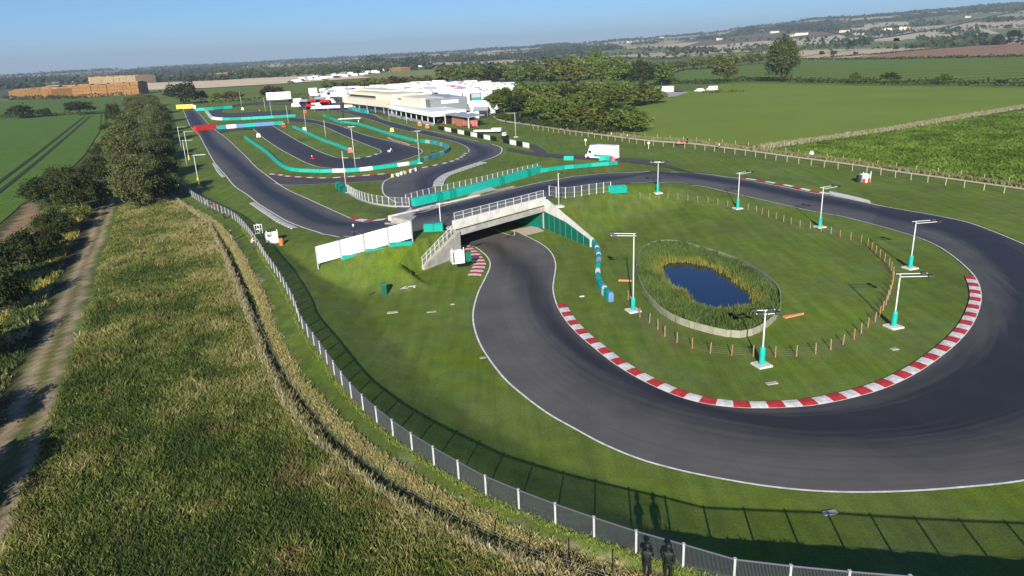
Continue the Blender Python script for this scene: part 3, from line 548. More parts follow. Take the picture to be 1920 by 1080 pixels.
MT['leaf_olive'] = leafmat('leaf_olive', (.06, .078, .022), (.205, .235, .052)); MT['leaf_willow'] = leafmat('leaf_willow', (.045, .058, .022), (.18, .195, .070)); MT['leaf_brown'] = leafmat('leaf_brown', (.05, .04, .018), (.16, .12, .04)); MT['leaf_hill'] = leafmat('leaf_hill', (.02, .034, .016), (.07, .095, .035), .1)
def core(rng, rx, rz, cz, k=.62):
    bm = bmesh.new(); bmesh.ops.create_icosphere(bm, subdivisions=2, radius=1)
    for v in bm.verts: f = k * (.8 + .4 * rng.random()); v.co = Vector((v.co.x * rx * f, v.co.y * rx * f, cz + v.co.z * rz * f))
    V = np.array([v.co[:] for v in bm.verts]); F = np.array([[v.index for v in f.verts] for f in bm.faces]); bm.free(); return V, F
def make_tree(name, rx, hgt, mat, label, nclump=38, nleaf=34, leaf=.09, low=.12, seed=0, shape='round', cat='tree', trunk=True):
    rng = np.random.default_rng(100 + seed); cz = hgt * (.5 + low / 2); rz = hgt * (.5 - low / 2)
    t = thing(name, label, cat)
    Pc, tn = crown_points(rng, nclump, nleaf, rx * .92, rz * .92, cz, shape=shape); Pc[:, 2] = np.maximum(Pc[:, 2], .15 * rng.random(len(Pc)))
    V, Qd = quads_from(Pc, leaf * hgt * (.55 + .7 * rng.random(len(Pc))), rng, .4)
    kv, kf = core(rng, rx, rz, cz); kf4 = np.c_[kf, kf[:, 2]]
    me_v = np.vstack([V]); tone = np.repeat(tn, 4)
    cr_ = npmesh('crown', me_v, Qd, mat, {'tone': tone}, parent=t)
    mb = MB()
    if trunk:
        r0 = hgt * .022 + .05; bend = Vector((rng.normal() * .02 * hgt, rng.normal() * .02 * hgt, 0))
        mb.tube((0, 0, -.3), Vector((0, 0, hgt * .35)) + bend, r0 * 1.25, r0 * .8, 8); mb.tube(Vector((0, 0, hgt * .35)) + bend, Vector((0, 0, hgt * .8)) + bend * 2, r0 * .8, r0 * .25, 7)
        for k in range(7):
            z0 = hgt * (.22 + .07 * k); a = rng.random() * 6.3; L_ = rx * (.55 + .35 * rng.random()); p0 = Vector((0, 0, z0)) + bend * (z0 / hgt * 2); p1 = p0 + Vector((math.cos(a) * L_ * .5, math.sin(a) * L_ * .5, L_ * .35)); p2 = p1 + Vector((math.cos(a + .4) * L_ * .45, math.sin(a + .4) * L_ * .45, L_ * .3))
            mb.tube(p0, p1, r0 * .45, r0 * .28, 6); mb.tube(p1, p2, r0 * .28, r0 * .1, 5)
        mb.obj('trunk', 'bark', t, smooth=True)
    return t
USED = set()
PROTO = {}
def proto(key, *a, **k):
    PROTO[key] = (make_tree(*a, **k), a[1], a[2]); return PROTO[key]
TREEDEF = {
 'broad': ('tree', 4.2, 9., 'leaf', 46, 40, .075, .06, 'round'), 'broad2': ('tree', 3.6, 9., 'leaf_olive', 44, 38, .075, .05, 'round'), 'dark': ('tree', 4.0, 8., 'leaf_dark', 42, 40, .08, .03, 'round'),
 'tall': ('tree', 8.2, 24., 'leaf_poplar', 190, 90, .036, .0, 'round'), 'willow': ('willow_tree', 4.2, 9., 'leaf_willow', 110, 110, .032, .0, 'round'), 'brown': ('tree', 4., 8., 'leaf_brown', 42, 34, .08, .04, 'round'),
 'bush': ('bush', 2.4, 3.6, 'leaf_dark', 60, 110, .048, .0, 'round'), 'bush_olive': ('bush', 2.2, 2.8, 'leaf_olive', 36, 44, .085, .0, 'round'), 'hawthorn': ('tree', 3.8, 7., 'leaf_dark', 44, 44, .07, .1, 'round')}
_first = {}
def tree(kind, x, y, hgt, width, label, group=None, rz=None, cat=None, z=None):
    nm, rx, hh_, mat, nc, nl, lf, low, shp = TREEDEF[kind]
    var = random.randrange(3 if kind in ('broad', 'broad2', 'dark', 'willow', 'bush') else 1); key = (kind, var)
    if key not in PROTO:
        t = make_tree(nm, rx, hh_, mat, label, nc, nl, lf, low, seed=hash_(kind) + var * 7, shape=shp, cat=cat or ('bush' if 'bush' in kind else 'tree'), trunk=True)
        PROTO[key] = (t, tree_of(t)); first = True
    else: first = False
    t, ch = PROTO[key]; zz = float(h0(np.array([x, y]))[0]) if z is None else z
    sxy = width / (2 * rx); sz = hgt / hh_; rz = random.random() * 6.28 if rz is None else rz
    if first:
        t.location = (x, y, zz); t.rotation_euler = (0, 0, rz); t.scale = (sxy, sxy, sz); 
        if group: t['group'] = group
        return t
    r = copytree(t, ch, (x, y, zz), rz, (sxy, sxy, sz), label)
    if group: r['group'] = group
    elif 'group' in r: del r['group']
    return r
def hash_(s): return sum(ord(c) * (i + 3) for i, c in enumerate(s)) % 97
def treepx(kind, bx, by, top, wpx, label, group=None):
    """a tree whose foot is seen at (bx,by), its top at row top and wpx wide"""
    p = G(bx, by, 0); z = float(h0(p)[0]); p = G(bx, by, z); hg = topz((p[0], p[1], z), top); w = wpx / FPX * float(np.hypot(np.hypot(*p), 25))
    return tree(kind, p[0], p[1], hg, w, label, group, z=z)
def hedge(L, w, hgt, label, mat='leaf_dark', leaf=.5, dens=1.2, name='hedge', cat='hedge', group=None, kind=None, wob=.35, hf=h0, seed=0):
    """hedge along world polyline"""
    rng = np.random.default_rng(seed + 50); n = int(length(L) * w * dens) ; Lr = resample(L, max(4, int(length(L) / 1.5))); s = rng.random(n) * (len(Lr) - 1); i = s.astype(int); t = (s - i)[:, None]
    c = Lr[i] * (1 - t) + Lr[np.minimum(i + 1, len(Lr) - 1)] * t; ang = rng.random(n) * 6.28; rr = rng.random(n) ** .5 * w / 2
    c = c + np.stack([np.cos(ang) * rr, np.sin(ang) * rr], 1); nz = vnoise(c, max(hgt, 3) * 1.3, seed + 4); H_ = hgt * (1 - wob + 2 * wob * nz) * np.sqrt(np.clip(1 - (rr / (w / 2)) ** 2 * .6, .1, 1))
    z = hf(c) + H_ * rng.random(n) ** .6; V, Qd = quads_from(np.c_[c, z], leaf * (.6 + .8 * rng.random(n)), rng, .5)
    o = npmesh(name, V, Qd, mat, {'tone': np.repeat(np.clip(.2 + .6 * vnoise(c, 4, seed) + .15 * rng.normal(size=n), 0, 1), 4)}); tag(o, label, cat if not kind else None, group, kind); return o
def gp(L, z=0): return np.array([G(a, b, z) for a, b in L])
# ---- tufts of grass: flat blades
def blades(Pxy, hgt, wid, tint, hf, rng, nb=4, lean=.35, spread=.12):
    N_ = len(Pxy); z = hf(Pxy); Vs = []; 
    base = np.repeat(np.c_[Pxy, z - .03], nb, 0); hh = np.repeat(hgt, nb) * (.6 + .7 * rng.random(N_ * nb)); ww = np.repeat(wid, nb) * (.6 + .8 * rng.random(N_ * nb)); tt = np.repeat(tint, nb, 0) * (.8 + .4 * rng.random((N_ * nb, 1)))
    base[:, :2] += rng.normal(size=(N_ * nb, 2)) * spread; a = rng.random(N_ * nb) * 6.283; l = lean * hh * (.4 + rng.random(N_ * nb)); a2 = rng.random(N_ * nb) * 6.283
    ux, uy = np.cos(a) * ww / 2, np.sin(a) * ww / 2; tip = base + np.c_[np.cos(a2) * l, np.sin(a2) * l, hh]; mid = base * .5 + tip * .5; mid[:, 2] += hh * .12; mid[:, :2] -= .1 * (tip - base)[:, :2]
    U = np.c_[ux, uy, 0 * ux]
    V = np.stack([base - U, base + U, mid + U * .8, tip, mid - U * .8], 1).reshape(-1, 3); F = np.arange(5 * N_ * nb).reshape(-1, 5)
    return V, F, np.repeat(tt, 5, 0)
gmt = MT['blade'] = bpy.data.materials.new('grass_blade'); gmt.use_nodes = True; n = gmt.node_tree; n.nodes.clear(); out = n.nodes.new('ShaderNodeOutputMaterial'); at = n.nodes.new('ShaderNodeAttribute'); at.attribute_name = 'tint'
d = n.nodes.new('ShaderNodeBsdfDiffuse'); t = n.nodes.new('ShaderNodeBsdfTranslucent'); mx = n.nodes.new('ShaderNodeMixShader'); mx.inputs[0].default_value = .35
n.links.new(at.outputs['Color'], d.inputs[0]); n.links.new(at.outputs['Color'], t.inputs[0]); n.links.new(d.outputs[0], mx.inputs[1]); n.links.new(t.outputs[0], mx.inputs[2]); n.links.new(mx.outputs[0], out.inputs[0])
STRAW, GREEN, DARKG, OLIVE, RUST = map(np.array, [(.50, .42, .21), (.16, .215, .05), (.065, .10, .03), (.29, .30, .085), (.23, .16, .08)])
def scatter(poly, n, rng):
    V = np.asarray(poly); lo, hi = V.min(0), V.max(0); P_ = lo + (hi - lo) * rng.random((n * 3, 2)); P_ = P_[inpoly(P_, V)]; return P_[:n]
rng = np.random.default_rng(11)
# rough bank: what the frame shows of it plus a margin
RG = [G(a, b, 1.2) for a, b in [(248, 345), (292, 350), (345, 388), (400, 430), (430, 490), (452, 560), (500, 680), (540, 755), (590, 822), (650, 882), (700, 925), (790, 985), (890, 1030), (1000, 1072), (1100, 1110), (1000, 1200), (-60, 1250), (0, 1120), (36, 1010), (66, 915), (95, 830), (122, 750), (146, 680), (178, 570), (196, 480), (218, 390)]]
Pg = scatter(RG, 100000, rng); r = np.hypot(*Pg.T); keep = rng.random(len(Pg)) < np.clip((48 / r) ** 1.1, .15, 1); Pg = Pg[keep]
d_, _, _ = polydist(Pg, DITCH); n1 = vnoise(Pg, 3.2, 21); n2 = vnoise(Pg, 1.1, 22); n3 = vnoise(Pg, 6.5, 23)
kk = n1 * .5 + n2 * .25 + n3 * .35 + .35 * np.exp(-(d_ / 3.5) ** 2) + (.17 * rng.normal(size=len(Pg))) + .14 * sm((Pg[:, 1] - 60) / 40)
kk = kk - .10 + .34 * (vnoise(Pg * [1, .7], 1.7, 29) - .5) - .10 * (rng.random(len(kk)) < .12) * 2 + .35 * (rng.random(len(kk)) < .05) + .16 * (vnoise(Pg * [1, .45], .9, 28) - .5)
tint = np.stack([np.interp(kk, [.22, .46, .76, 1.10], [q[i] for q in (DARKG, GREEN * .85, OLIVE * .9, STRAW * .92)]) for i in range(3)], 1)
rust = (vnoise(Pg, 2.2, 31) > .84) & (rng.random(len(Pg)) < .35); tint[rust] = RUST
V, F, tt = blades(Pg, .14 + .55 * n2 * n1 + .16 * vnoise(Pg, .8, 27), .022 + .02 * rng.random(len(Pg)) + .0005 * np.hypot(*Pg.T), tint, h0, rng, 6, .55, .2)
tag(npmesh('rough_grass', V, F, 'blade', {'tint': tt}, kind='stuff'), 'tall rough grass and weeds covering the flood bank on the left')
# dry grass along the verge between ditch and mown walk
Lp = resample(PALE, 900); Pp_ = np.repeat(Lp, 16, 0) + rng.normal(size=(900 * 16, 2)) * .22
tn = np.where((rng.random(len(Pp_)) < .62)[:, None], STRAW * .92, OLIVE); V, F, tt = blades(Pp_, .16 + .16 * rng.random(len(Pp_)), .035 + .03 * rng.random(len(Pp_)) + .0004 * np.hypot(*Pp_.T), tn, h0, rng, 3, .6, .1)
tag(npmesh('dry_verge_grass', V, F, 'blade', {'tint': tt}, kind='stuff'), 'pale dry grass on the verge between the ditch and the mown walk')
# long grass tufts against the foot of the mesh fence
Lp = resample(FENCE[6:30], 800); Pp_ = np.repeat(Lp, 5, 0) + rng.normal(size=(4000, 2)) * .12 - [.12, .12]
V, F, tt = blades(Pp_, .14 + .12 * rng.random(len(Pp_)), .05 + .03 * rng.random(len(Pp_)), np.where((rng.random(len(Pp_)) < .3)[:, None], OLIVE, GREEN * 1.2), h0, rng, 3, .5, .06)
tag(npmesh('fence_foot_grass', V, F, 'blade', {'tint': tt}, kind='stuff'), 'uncut grass along the foot of the mesh fence')
Lp = resample(np.array([T(a, b) for a, b in [(296, 350), (345, 386), (392, 418), (412, 462), (428, 495), (444, 535), (466, 592), (498, 678), (535, 755), (572, 808), (600, 834), (662, 884), (713, 922), (793, 980), (891, 1024), (1007, 1069), (1150, 1120)]]), 900); Pp_ = np.repeat(Lp, 6, 0) + rng.normal(size=(5400, 2)) * .14
V, F, tt = blades(Pp_, .35 + .25 * rng.random(len(Pp_)), .035 + .03 * rng.random(len(Pp_)) + .0004 * np.hypot(*Pp_.T), np.where((rng.random(len(Pp_)) < .85)[:, None], np.array([.42, .37, .22]), OLIVE), h0, rng, 2, .35, .05)
tag(npmesh('dry_edge_grass', V, F, 'blade', {'tint': tt}, kind='stuff'), 'bleached tall grass along the lip of the ditch')
# reeds round the pond
RIMc = RIM.mean(0); Pr = scatter(RIMc + (RIM - RIMc) * .975, 9000, rng); Pr = Pr[~inpoly(Pr, POND + (POND - PONDC) * -.02)]; dp, _, _ = polydist(Pr, np.vstack([POND, POND[:1]]))
yl = np.exp(-(dp / (.35 + .9 * vnoise(Pr, 1.5, 44))) ** 2); tnt = np.array([.105, .165, .05]) * (1 - yl[:, None]) + np.array([.24, .24, .06]) * yl[:, None]; tnt = tnt * (.75 + .5 * vnoise(Pr, 2.5, 41))[:, None] + np.array([.03, .03, .0]) * vnoise(Pr, 1.2, 42)[:, None]
V, F, tt = blades(Pr, .3 + .5 * vnoise(Pr, 2, 43) + .5 * vnoise(Pr, .8, 45) ** 2 - .1 * yl, .05 + .04 * rng.random(len(Pr)), tnt, h0, rng, 5, .25, .16)
tag(npmesh('pond_reeds', V, F, 'blade', {'tint': tt}, kind='stuff'), 'tall green and yellow reeds ringing the pond')
# scrubby growth in the left hollow
LS = scatter(gp([(160, 395), (130, 480), (95, 600), (60, 720), (-20, 900), (-300, 1100), (-400, 700), (-60, 520), (0, 455), (60, 400), (120, 350)]), 16000, rng)
q = vnoise(LS, 4, 51) + .2 * rng.normal(size=len(LS)); tnt = np.where((q > .8)[:, None], STRAW * .9, np.where((q > .55)[:, None], OLIVE * .8, DARKG * 1.3))
ye = np.zeros(len(LS), bool)
for pl_ in ([(150, 402), (162, 405), (140, 455), (120, 495), (88, 500), (106, 470), (122, 438)], [(105, 515), (114, 515), (100, 560), (66, 565), (80, 538)], [(0, 620), (28, 610), (-10, 705), (-60, 725)]): ye |= inpoly(LS, gp(pl_))
tnt = np.where(ye[:, None], np.array([.34, .31, .07]), tnt)
be_ = inpoly(LS, gp([(0, 455), (0, 500), (20, 500), (60, 470), (80, 430), (75, 385), (55, 378), (30, 410)])); dr_, _, _ = polydist(LS, gp(RUT_L)); kp = ~be_ & (dr_ > .9); LS, tnt = LS[kp], tnt[kp]
V, F, tt = blades(LS, .3 + .3 * rng.random(len(LS)), .09 + .06 * rng.random(len(LS)), tnt, h0, rng, 4, .6, .2)
tag(npmesh('hollow_scrub', V, F, 'blade', {'tint': tt}, kind='stuff'), 'coarse grass and scrub in the hollow left of the dirt track')
# diagonal strip of pale long grass between the two right-hand fields
Ld = resample(gp([(1430, 277), (1577, 258), (1689, 241), (1802, 221), (1920, 202), (2100, 188)]), 700); Pd = np.repeat(Ld, 10, 0) + rng.normal(size=(7000, 2)) * .9
V, F, tt = blades(Pd, .5 + .4 * rng.random(len(Pd)), .22 + .1 * rng.random(len(Pd)), np.where((rng.random(len(Pd)) < .75)[:, None], np.array([.40, .36, .25]), OLIVE), h0, rng, 3, .4, .2)
tag(npmesh('dry_field_margin', V, F, 'blade', {'tint': tt}, kind='stuff'), 'strip of pale dry grass dividing two fields on the right')
Ld = resample(px([(a, b - 5.) for a, b in PATH1[3:]]), 600); Pd = np.repeat(Ld, 8, 0) + rng.normal(size=(4800, 2)) * .5 + [0, 1.2]
V, F, tt = blades(Pd, .4 + .3 * rng.random(len(Pd)), .12 + .1 * rng.random(len(Pd)), np.where((rng.random(len(Pd)) < .35)[:, None], np.array([.36, .32, .2]), OLIVE * .8), h0, rng, 3, .4, .2)
tag(npmesh('path_verge_grass', V, F, 'blade', {'tint': tt}, kind='stuff'), 'uncut grass along the far side of the gravel footpath')
Pc_ = scatter(gp([(1450, 281), (1577, 261), (1689, 245), (1802, 226), (1960, 204), (2080, 240), (2080, 368), (1920, 343), (1765, 326), (1615, 305), (1540, 295)]), 16000, rng)
nc_ = vnoise(Pc_, 5, 61) * .6 + vnoise(Pc_, 1.6, 62) * .4; V, F, tt = blades(Pc_, .35 + .25 * rng.random(len(Pc_)), .3 + .2 * rng.random(len(Pc_)), np.array([.12, .19, .032])[None] * (.45 + 1.2 * nc_)[:, None], h0, rng, 3, .9, .35)
tag(npmesh('leafy_crop', V, F, 'blade', {'tint': tt}, kind='stuff'), 'rough leafy green crop filling the right-hand field')
# ================================================================== trees and hedges
treepx('tall', 1465, 153, 62, 50, 'tall broad poplar-like tree standing alone on the hedge line')
treepx('broad2', 1358, 153, 113, 42, 'rounded olive tree left of the tall lone tree, on the hedge end')
treepx('hawthorn', 1668, 156, 134, 30, 'dark flat-topped hedge tree, middle of three in the right hedge')
treepx('broad', 1602, 155, 133, 17, 'small narrow hedge tree just right of the tall lone tree')
treepx('broad', 1770, 157, 136, 26, 'small pointed hedge tree, rightmost of three in the right hedge')
WOOD = 'trees of the wood beside the paddock'
WL = 'leafy tree in the dense wood between the paddock and the right field'
rows = [([(945, 214), (975, 222), (1010, 228), (1050, 236), (1090, 240), (1130, 245), (1165, 248), (1192, 248)], [52, 54, 50, 52, 46, 44, 44, 36], 58),
        ([(940, 205), (985, 207), (1030, 214), (1075, 219), (1115, 224), (1150, 228), (1180, 232)], [44, 46, 44, 46, 42, 42, 38], 50),
        ([(985, 196), (1030, 199), (1070, 202), (1110, 204), (1150, 204), (1190, 200), (1222, 195)], [42, 42, 44, 42, 42, 40, 34], 46),
        ([(1010, 184), (1050, 186), (1090, 188), (1130, 190), (1170, 190), (1210, 188)], [30, 34, 36, 38, 38, 32], 42),
        ([(840, 158), (868, 160), (900, 160), (935, 162), (970, 163), (1005, 163), (1045, 164), (1085, 164), (1125, 165), (1165, 165), (1205, 164), (1240, 160)], [38, 40, 40, 42, 44, 46, 48, 50, 52, 50, 48, 40], 42),
        ([(905, 151), (950, 152), (995, 152), (1040, 153), (1080, 152), (1115, 150), (1160, 152), (1200, 152), (1240, 150)], [30, 30, 36, 48, 52, 62, 48, 42, 36], 44)]
for ri, (pts, hs, w) in enumerate(rows):
    for k, ((a, b), hpx) in enumerate(zip(pts, hs)):
        kd = ['broad', 'broad2', 'broad', 'dark', 'broad', 'broad2', 'broad'][(k * 3 + ri * 2) % 7]
        lab = WL
        if ri == 0 and k == 0: lab = 'leafy tree at the paddock end of the wood, beside the white trucks'
        if ri == 0 and k == 7: lab = 'dark tree at the near right tip of the wood by the footpath'
        if ri == 5 and k == 5: lab = 'tallest bright green tree rising above the wood beyond the paddock'
        treepx(kd, a, b, b - hpx * 1.02, w * (1.0 + .3 * random.random()), lab, WOOD if lab == WL else None)
for a, b, t_, w in [(1270, 133, 112, 36), (1300, 131, 106, 40), (1328, 129, 103, 36), (1352, 127, 100, 34), (1378, 125, 99, 34), (1402, 122, 98, 30), (1424, 120, 97, 26)]:
    treepx('broad2', a, b, t_, w, 'rounded olive tree in the row running to the tall lone tree', 'row of olive trees left of the lone tree')
for a, b, t_, w in [(1540, 106, 94, 9), (1563, 106, 93, 10), (1604, 104, 96, 8), (1527, 112, 98, 0), (1680, 95, 85, 9), (1716, 92, 83, 9), (1756, 88, 78, 12), (1772, 87, 75, 12), (1792, 86, 74, 11), (1820, 84, 71, 13), (1843, 83, 57, 17), (1871, 80, 62, 15), (1900, 76, 54, 22), (1595, 86, 74, 10), (1680, 80, 70, 9)]:
    if w: treepx('dark', a, b, t_, w, 'small dark tree on a field boundary below the right hills', 'small dark field trees on the right')
hedge(gp([(303, 378), (306, 330), (306, 280), (306, 230), (302, 205)]), 7, 2.6, 'dark olive undergrowth between the willows and the lighting poles', 'leaf_dark', leaf=.45, dens=7, seed=33)
# left side: willows along the old hedge line, shrubs, two field bushes
WG = 'willows lining the home straight'
wl = [(262, 392, 268, 92), (292, 372, 262, 58), (246, 352, 232, 84), (285, 335, 240, 62), (240, 318, 208, 70), (280, 300, 214, 60), (250, 285, 200, 62), (288, 270, 196, 50), (262, 262, 190, 52), (255, 245, 184, 48), (290, 250, 186, 44), (262, 230, 178, 46), (292, 232, 180, 40), (270, 216, 174, 42), (250, 208, 174, 34), (290, 215, 176, 36), (268, 202, 170, 34), (285, 200, 172, 30)]
for k, (a, b, t_, w) in enumerate(wl):
    treepx('willow', a, b, t_ + (16 if k < 6 else 7 if k < 12 else 3), w * .8, 'big grey-green willow nearest the camera at the head of the dirt track' if k == 0 else 'grey-green willow in the line of trees left of the home straight', None if k == 0 else WG)
treepx('dark', 343, 196, 150, 54, 'large dark round tree at the far end of the home straight'); treepx('dark', 378, 192, 167, 22, 'small dark tree touching the large round one')
for a, b, t_, w, lb in [(512, 186, 157, 40, 'round brown-green tree behind the far loop left of the white screen'), (622, 172, 148, 38, 'round green tree beyond the white screen in the paddock hedge'), (407, 192, 172, 20, 'low green bush in the far verge by the timing mast'), (437, 190, 168, 34, 'brownish bush beside the low green bush at the far verge')]: treepx('brown' if 'brown' in lb else 'broad', a, b, t_, w, lb)
for k, (a, b, t_, w) in enumerate([(655, 172, 150, 40), (690, 170, 145, 44), (718, 168, 144, 34), (745, 166, 139, 44), (775, 162, 140, 36), (800, 160, 140, 34), (825, 158, 140, 30), (850, 158, 122, 38)]): treepx('brown' if k % 3 == 0 else 'broad2', a, b, t_, w, 'tree in the row along the back edge of the paddock', 'row of trees behind the paddock')
treepx('dark', 150, 216, 187, 44, 'round dark bush in the left field, biggest of the three'); treepx('dark', 42, 222, 194, 40, 'broad dark bush on the left field ditch, leftmost of the three'); treepx('dark', 84, 219, 201, 22, 'little dark bush between the two bigger ones on the field ditch')
BG = 'dark bushes left of the dirt track'; BL = 'dense dark bush in the scrub left of the dirt track'
for a, b, t_, w in [(96, 388, 326, 84), (150, 398, 318, 80), (120, 362, 308, 70), (178, 352, 300, 56), (185, 325, 288, 40), (195, 300, 262, 36), (210, 275, 250, 30), (205, 250, 228, 26), (218, 238, 188, 26), (108, 440, 388, 66), (58, 498, 428, 76), (92, 474, 426, 50), (2, 600, 500, 90), (-30, 560, 440, 110), (-50, 690, 590, 100)]: treepx('bush', a, b, t_, w, BL, BG)
for a, b, t_, w in [(-100, 830, 745, 130), (-150, 1000, 860, 160)]: treepx('bush', a, b, t_, w, 'big shadowy bush at the left edge beside the dirt track', 'bushes at the left edge')
for a, b, t_, w in [(150, 412, 385, 44), (190, 385, 350, 50), (86, 440, 405, 50), (172, 372, 345, 40)]: treepx('bush_olive', a, b, t_, w, 'low olive bush among the dark scrub by the track head', 'low olive bushes in the scrub')
hedge(gp([(-200, 222), (0, 221), (120, 216), (182, 212)]), 2.5, 1.6, 'low dark hedge along the ditch between the two left fields', leaf=.6, dens=3)
hedge(gp([(1230, 156), (1330, 158), (1400, 152), (1605, 157), (1800, 160), (2100, 164)]), 6, 3.2, 'long dark hedge crossing the right fields under the lone tree', leaf=.9, dens=1.6)
hedge(gp([(1495, 114), (1605, 112), (1700, 111), (1920, 107), (2100, 103)]), 5, 2.6, 'dark hedge between the bright green field and the brown field', leaf=1.4, dens=.9)
hedge(gp([(1540, 110), (1640, 103), (1760, 92), (1920, 80)]), 5, 2.4, 'thin hedge between the brown and the tan field', leaf=1.5, dens=.6, seed=2)
hedge(gp([(1140, 110), (1250, 111), (1330, 106), (1430, 99)]), 8, 3, 'mixed hedge along the tan field beyond the wood', 'leaf', leaf=2.2, dens=.5, seed=3)
hedge(gp([(1500, 83), (1640, 84), (1760, 76), (1920, 64)]), 6, 3, 'thin hedge on the lower slope of the right hills', leaf=2.5, dens=.4, seed=4)
hedge(gp([(10, 188), (60, 187), (140, 186), (235, 180)]), 6, 4, 'dark scrub hedge in front of the long straw stack', leaf=1.2, dens=1.2, seed=5)
hedge(gp([(385, 194), (480, 190), (560, 183), (640, 176), (760, 168)]), 5, 3, 'low hedge along the back of the far loops', 'leaf', leaf=.9, dens=1.2, seed=6)
hedge(gp([(930, 222), (1000, 234), (1080, 246), (1150, 253)]), 5, 2.4, 'low dark undergrowth between the wood and the footpath', 'leaf_dark', leaf=.5, dens=5, seed=7)
hedge(gp([(840, 166), (950, 170), (1050, 172), (1180, 170)]), 10, 4, 'dark hedge bordering the lane behind the paddock', 'leaf_dark', leaf=1., dens=1.4, seed=8)
def stuffband(L, w, hgt, label, mat='leaf_hill', leaf=4, dens=.05, seed=0, name='far_wood'):
    return hedge(L, w, hgt, label, mat, leaf, dens, name=name, kind='stuff', seed=seed, wob=.5)
stuffband(gp([(-200, 163), (0, 157), (60, 156), (125, 153)]), 60, 12, 'dark belt of woodland at the far left behind the stacks', leaf=3.5, dens=.12, seed=11)
stuffband(gp([(170, 149), (300, 143), (420, 139), (455, 140)]), 60, 9, 'far tree belt behind the pale sheds', leaf=4, dens=.08, seed=12)
stuffband(gp([(452, 140.5), (560, 135), (660, 131), (735, 127.5)]), 70, 14, 'long green wood behind the tan car park field', 'leaf', leaf=3.5, dens=.14, seed=13)
stuffband(gp([(690, 129), (740, 127), (800, 124)]), 60, 24, 'darker taller clump of trees in the far wood', 'leaf_hill', leaf=4, dens=.25, seed=14)
stuffband(gp([(830, 118), (900, 117), (1000, 110), (1100, 104), (1150, 101)]), 90, 13, 'blue-green wood stretching behind the paddock wood', 'leaf_hill', leaf=4.5, dens=.11, seed=15)
stuffband(gp([(1600, 78), (1700, 74), (1760, 71), (1830, 68)]), 60, 10, 'dark plantation on the lower right slope', 'leaf_hill', leaf=5, dens=.08, seed=16)
stuffband(gp([(1490, 76), (1550, 75)]), 40, 9, 'small dark copse on the lower slope', 'leaf_hill', leaf=5, dens=.08, seed=17)
# woods and hedgerow trees over the plain and hills
rng = np.random.default_rng(77); rr = 1250 * np.exp(rng.random(240000) * math.log(6500 / 1250)); aa = (rng.random(240000) - .5) * 1.55; Pf = np.stack([np.sin(aa) * rr, np.cos(aa) * rr], 1)
wn = vnoise(Pf, 420, 71) * .6 + vnoise(Pf, 130, 72) * .4; line_ = np.abs(vnoise(Pf, 500, 73) - .5) < .012; hl = np.abs(vnoise(Pf, 330, 74) - .45) < .01
hz = h0(Pf); slope_bias = .16 * sm((hz - 25) / 60) + .06 * (rr > 3200)
wn = wn - .12 * ((rr < 2300) & (aa > .02)); keep = (wn + slope_bias > .735) | ((line_ | hl) & (rng.random(len(Pf)) < .8)); Pf = Pf[keep]; hz = hz[keep]; rr = rr[keep]
sz = 5 + rr * .0016; V, Qd = quads_from(np.c_[Pf, hz + (3 + 9 * vnoise(Pf, 60, 75)) * rng.random(len(Pf)) + 2], sz * (.6 + .8 * rng.random(len(Pf))), rng, 1.2)
tag(npmesh('far_wood', V, Qd, 'leaf_hill', {'tone': np.repeat(np.clip(.15 + .7 * vnoise(Pf, 90, 76), 0, 1), 4)}, kind='stuff'), 'woods and hedgerow trees scattered over the distant plain and hills')
mt('fence_wire', (.085, .09, .105), .6, .1, 4.)
# ================================================================== fences and railings
def v3(p, z): return (float(p[0]), float(p[1]), float(z))
def mesh_fence(name, label, Lw, hgt, bay, hf, post_mat='galvanised', wire=(.045, .018), rails=(1.,), pw=.06, group=None, cat='fence', wire_mat='galvanised', wall=None, rail_r=None):
    n_ = max(2, int(round(length(Lw) / bay))); n_ = min(n_, 98); L = resample(Lw, n_ + 1); z = hf(L); t = thing(name, label, cat, v3(L[0], z[0]), group=group); o0 = np.array([L[0][0], L[0][1], z[0]])
    pm = MB().box((0, 0, hgt / 2), (pw, pw, hgt + .1)).box((0, 0, hgt + .06), (pw * 1.3, pw * 1.3, .02)); p0 = pm.obj('post', post_mat, t, loc=(0, 0, 0))
    for i in range(1, n_ + 1):
        q = p0.copy(); C.collection.objects.link(q); q.parent = t; q.location = (L[i][0] - o0[0], L[i][1] - o0[1], z[i] - o0[2])
    for i in range(n_):
        a = np.array([*L[i], z[i]]) - o0; b_ = np.array([*L[i + 1], z[i + 1]]) - o0; ln = np.linalg.norm((b_ - a)[:2]); m = MB()
        for r_ in rails: m.tube(a + [0, 0, hgt * r_], b_ + [0, 0, hgt * r_], (.022 if r_ < 1 else .035) if rail_r is None else rail_r, n=5)
        if len(rails) == 1: m.tube(a + [0, 0, .06], b_ + [0, 0, .06], .015, n=4)
        if wall: m.box((a + b_) / 2 + [0, 0, wall / 2 - .05], (ln, .12, wall), math.atan2(b_[1] - a[1], b_[0] - a[0]))
        if wire:
            k = int(ln / wire[0]); w = wire[1] / 2; tx = (b_ - a) / k
            u = (b_ - a)[:2] / ln; nn = np.array([-u[1], u[0]]) * w; u = u * w
            for j in range(1, k):
                c = a + tx * j; vs = []
                for zz in (.05, hgt - .02):
                    for (sx_, sy_) in ((-1, -1), (1, -1), (1, 1), (-1, 1)): vs.append((c[0] + u[0] * sx_ + nn[0] * sy_ * .5, c[1] + u[1] * sx_ + nn[1] * sy_ * .5, c[2] + zz))
                m.add(vs, [(0, 1, 5, 4), (1, 2, 6, 5), (2, 3, 7, 6), (3, 0, 4, 7)])
        m.obj('mesh_panel', wire_mat, t)
    return t
fl = catmull(FENCE, 4)
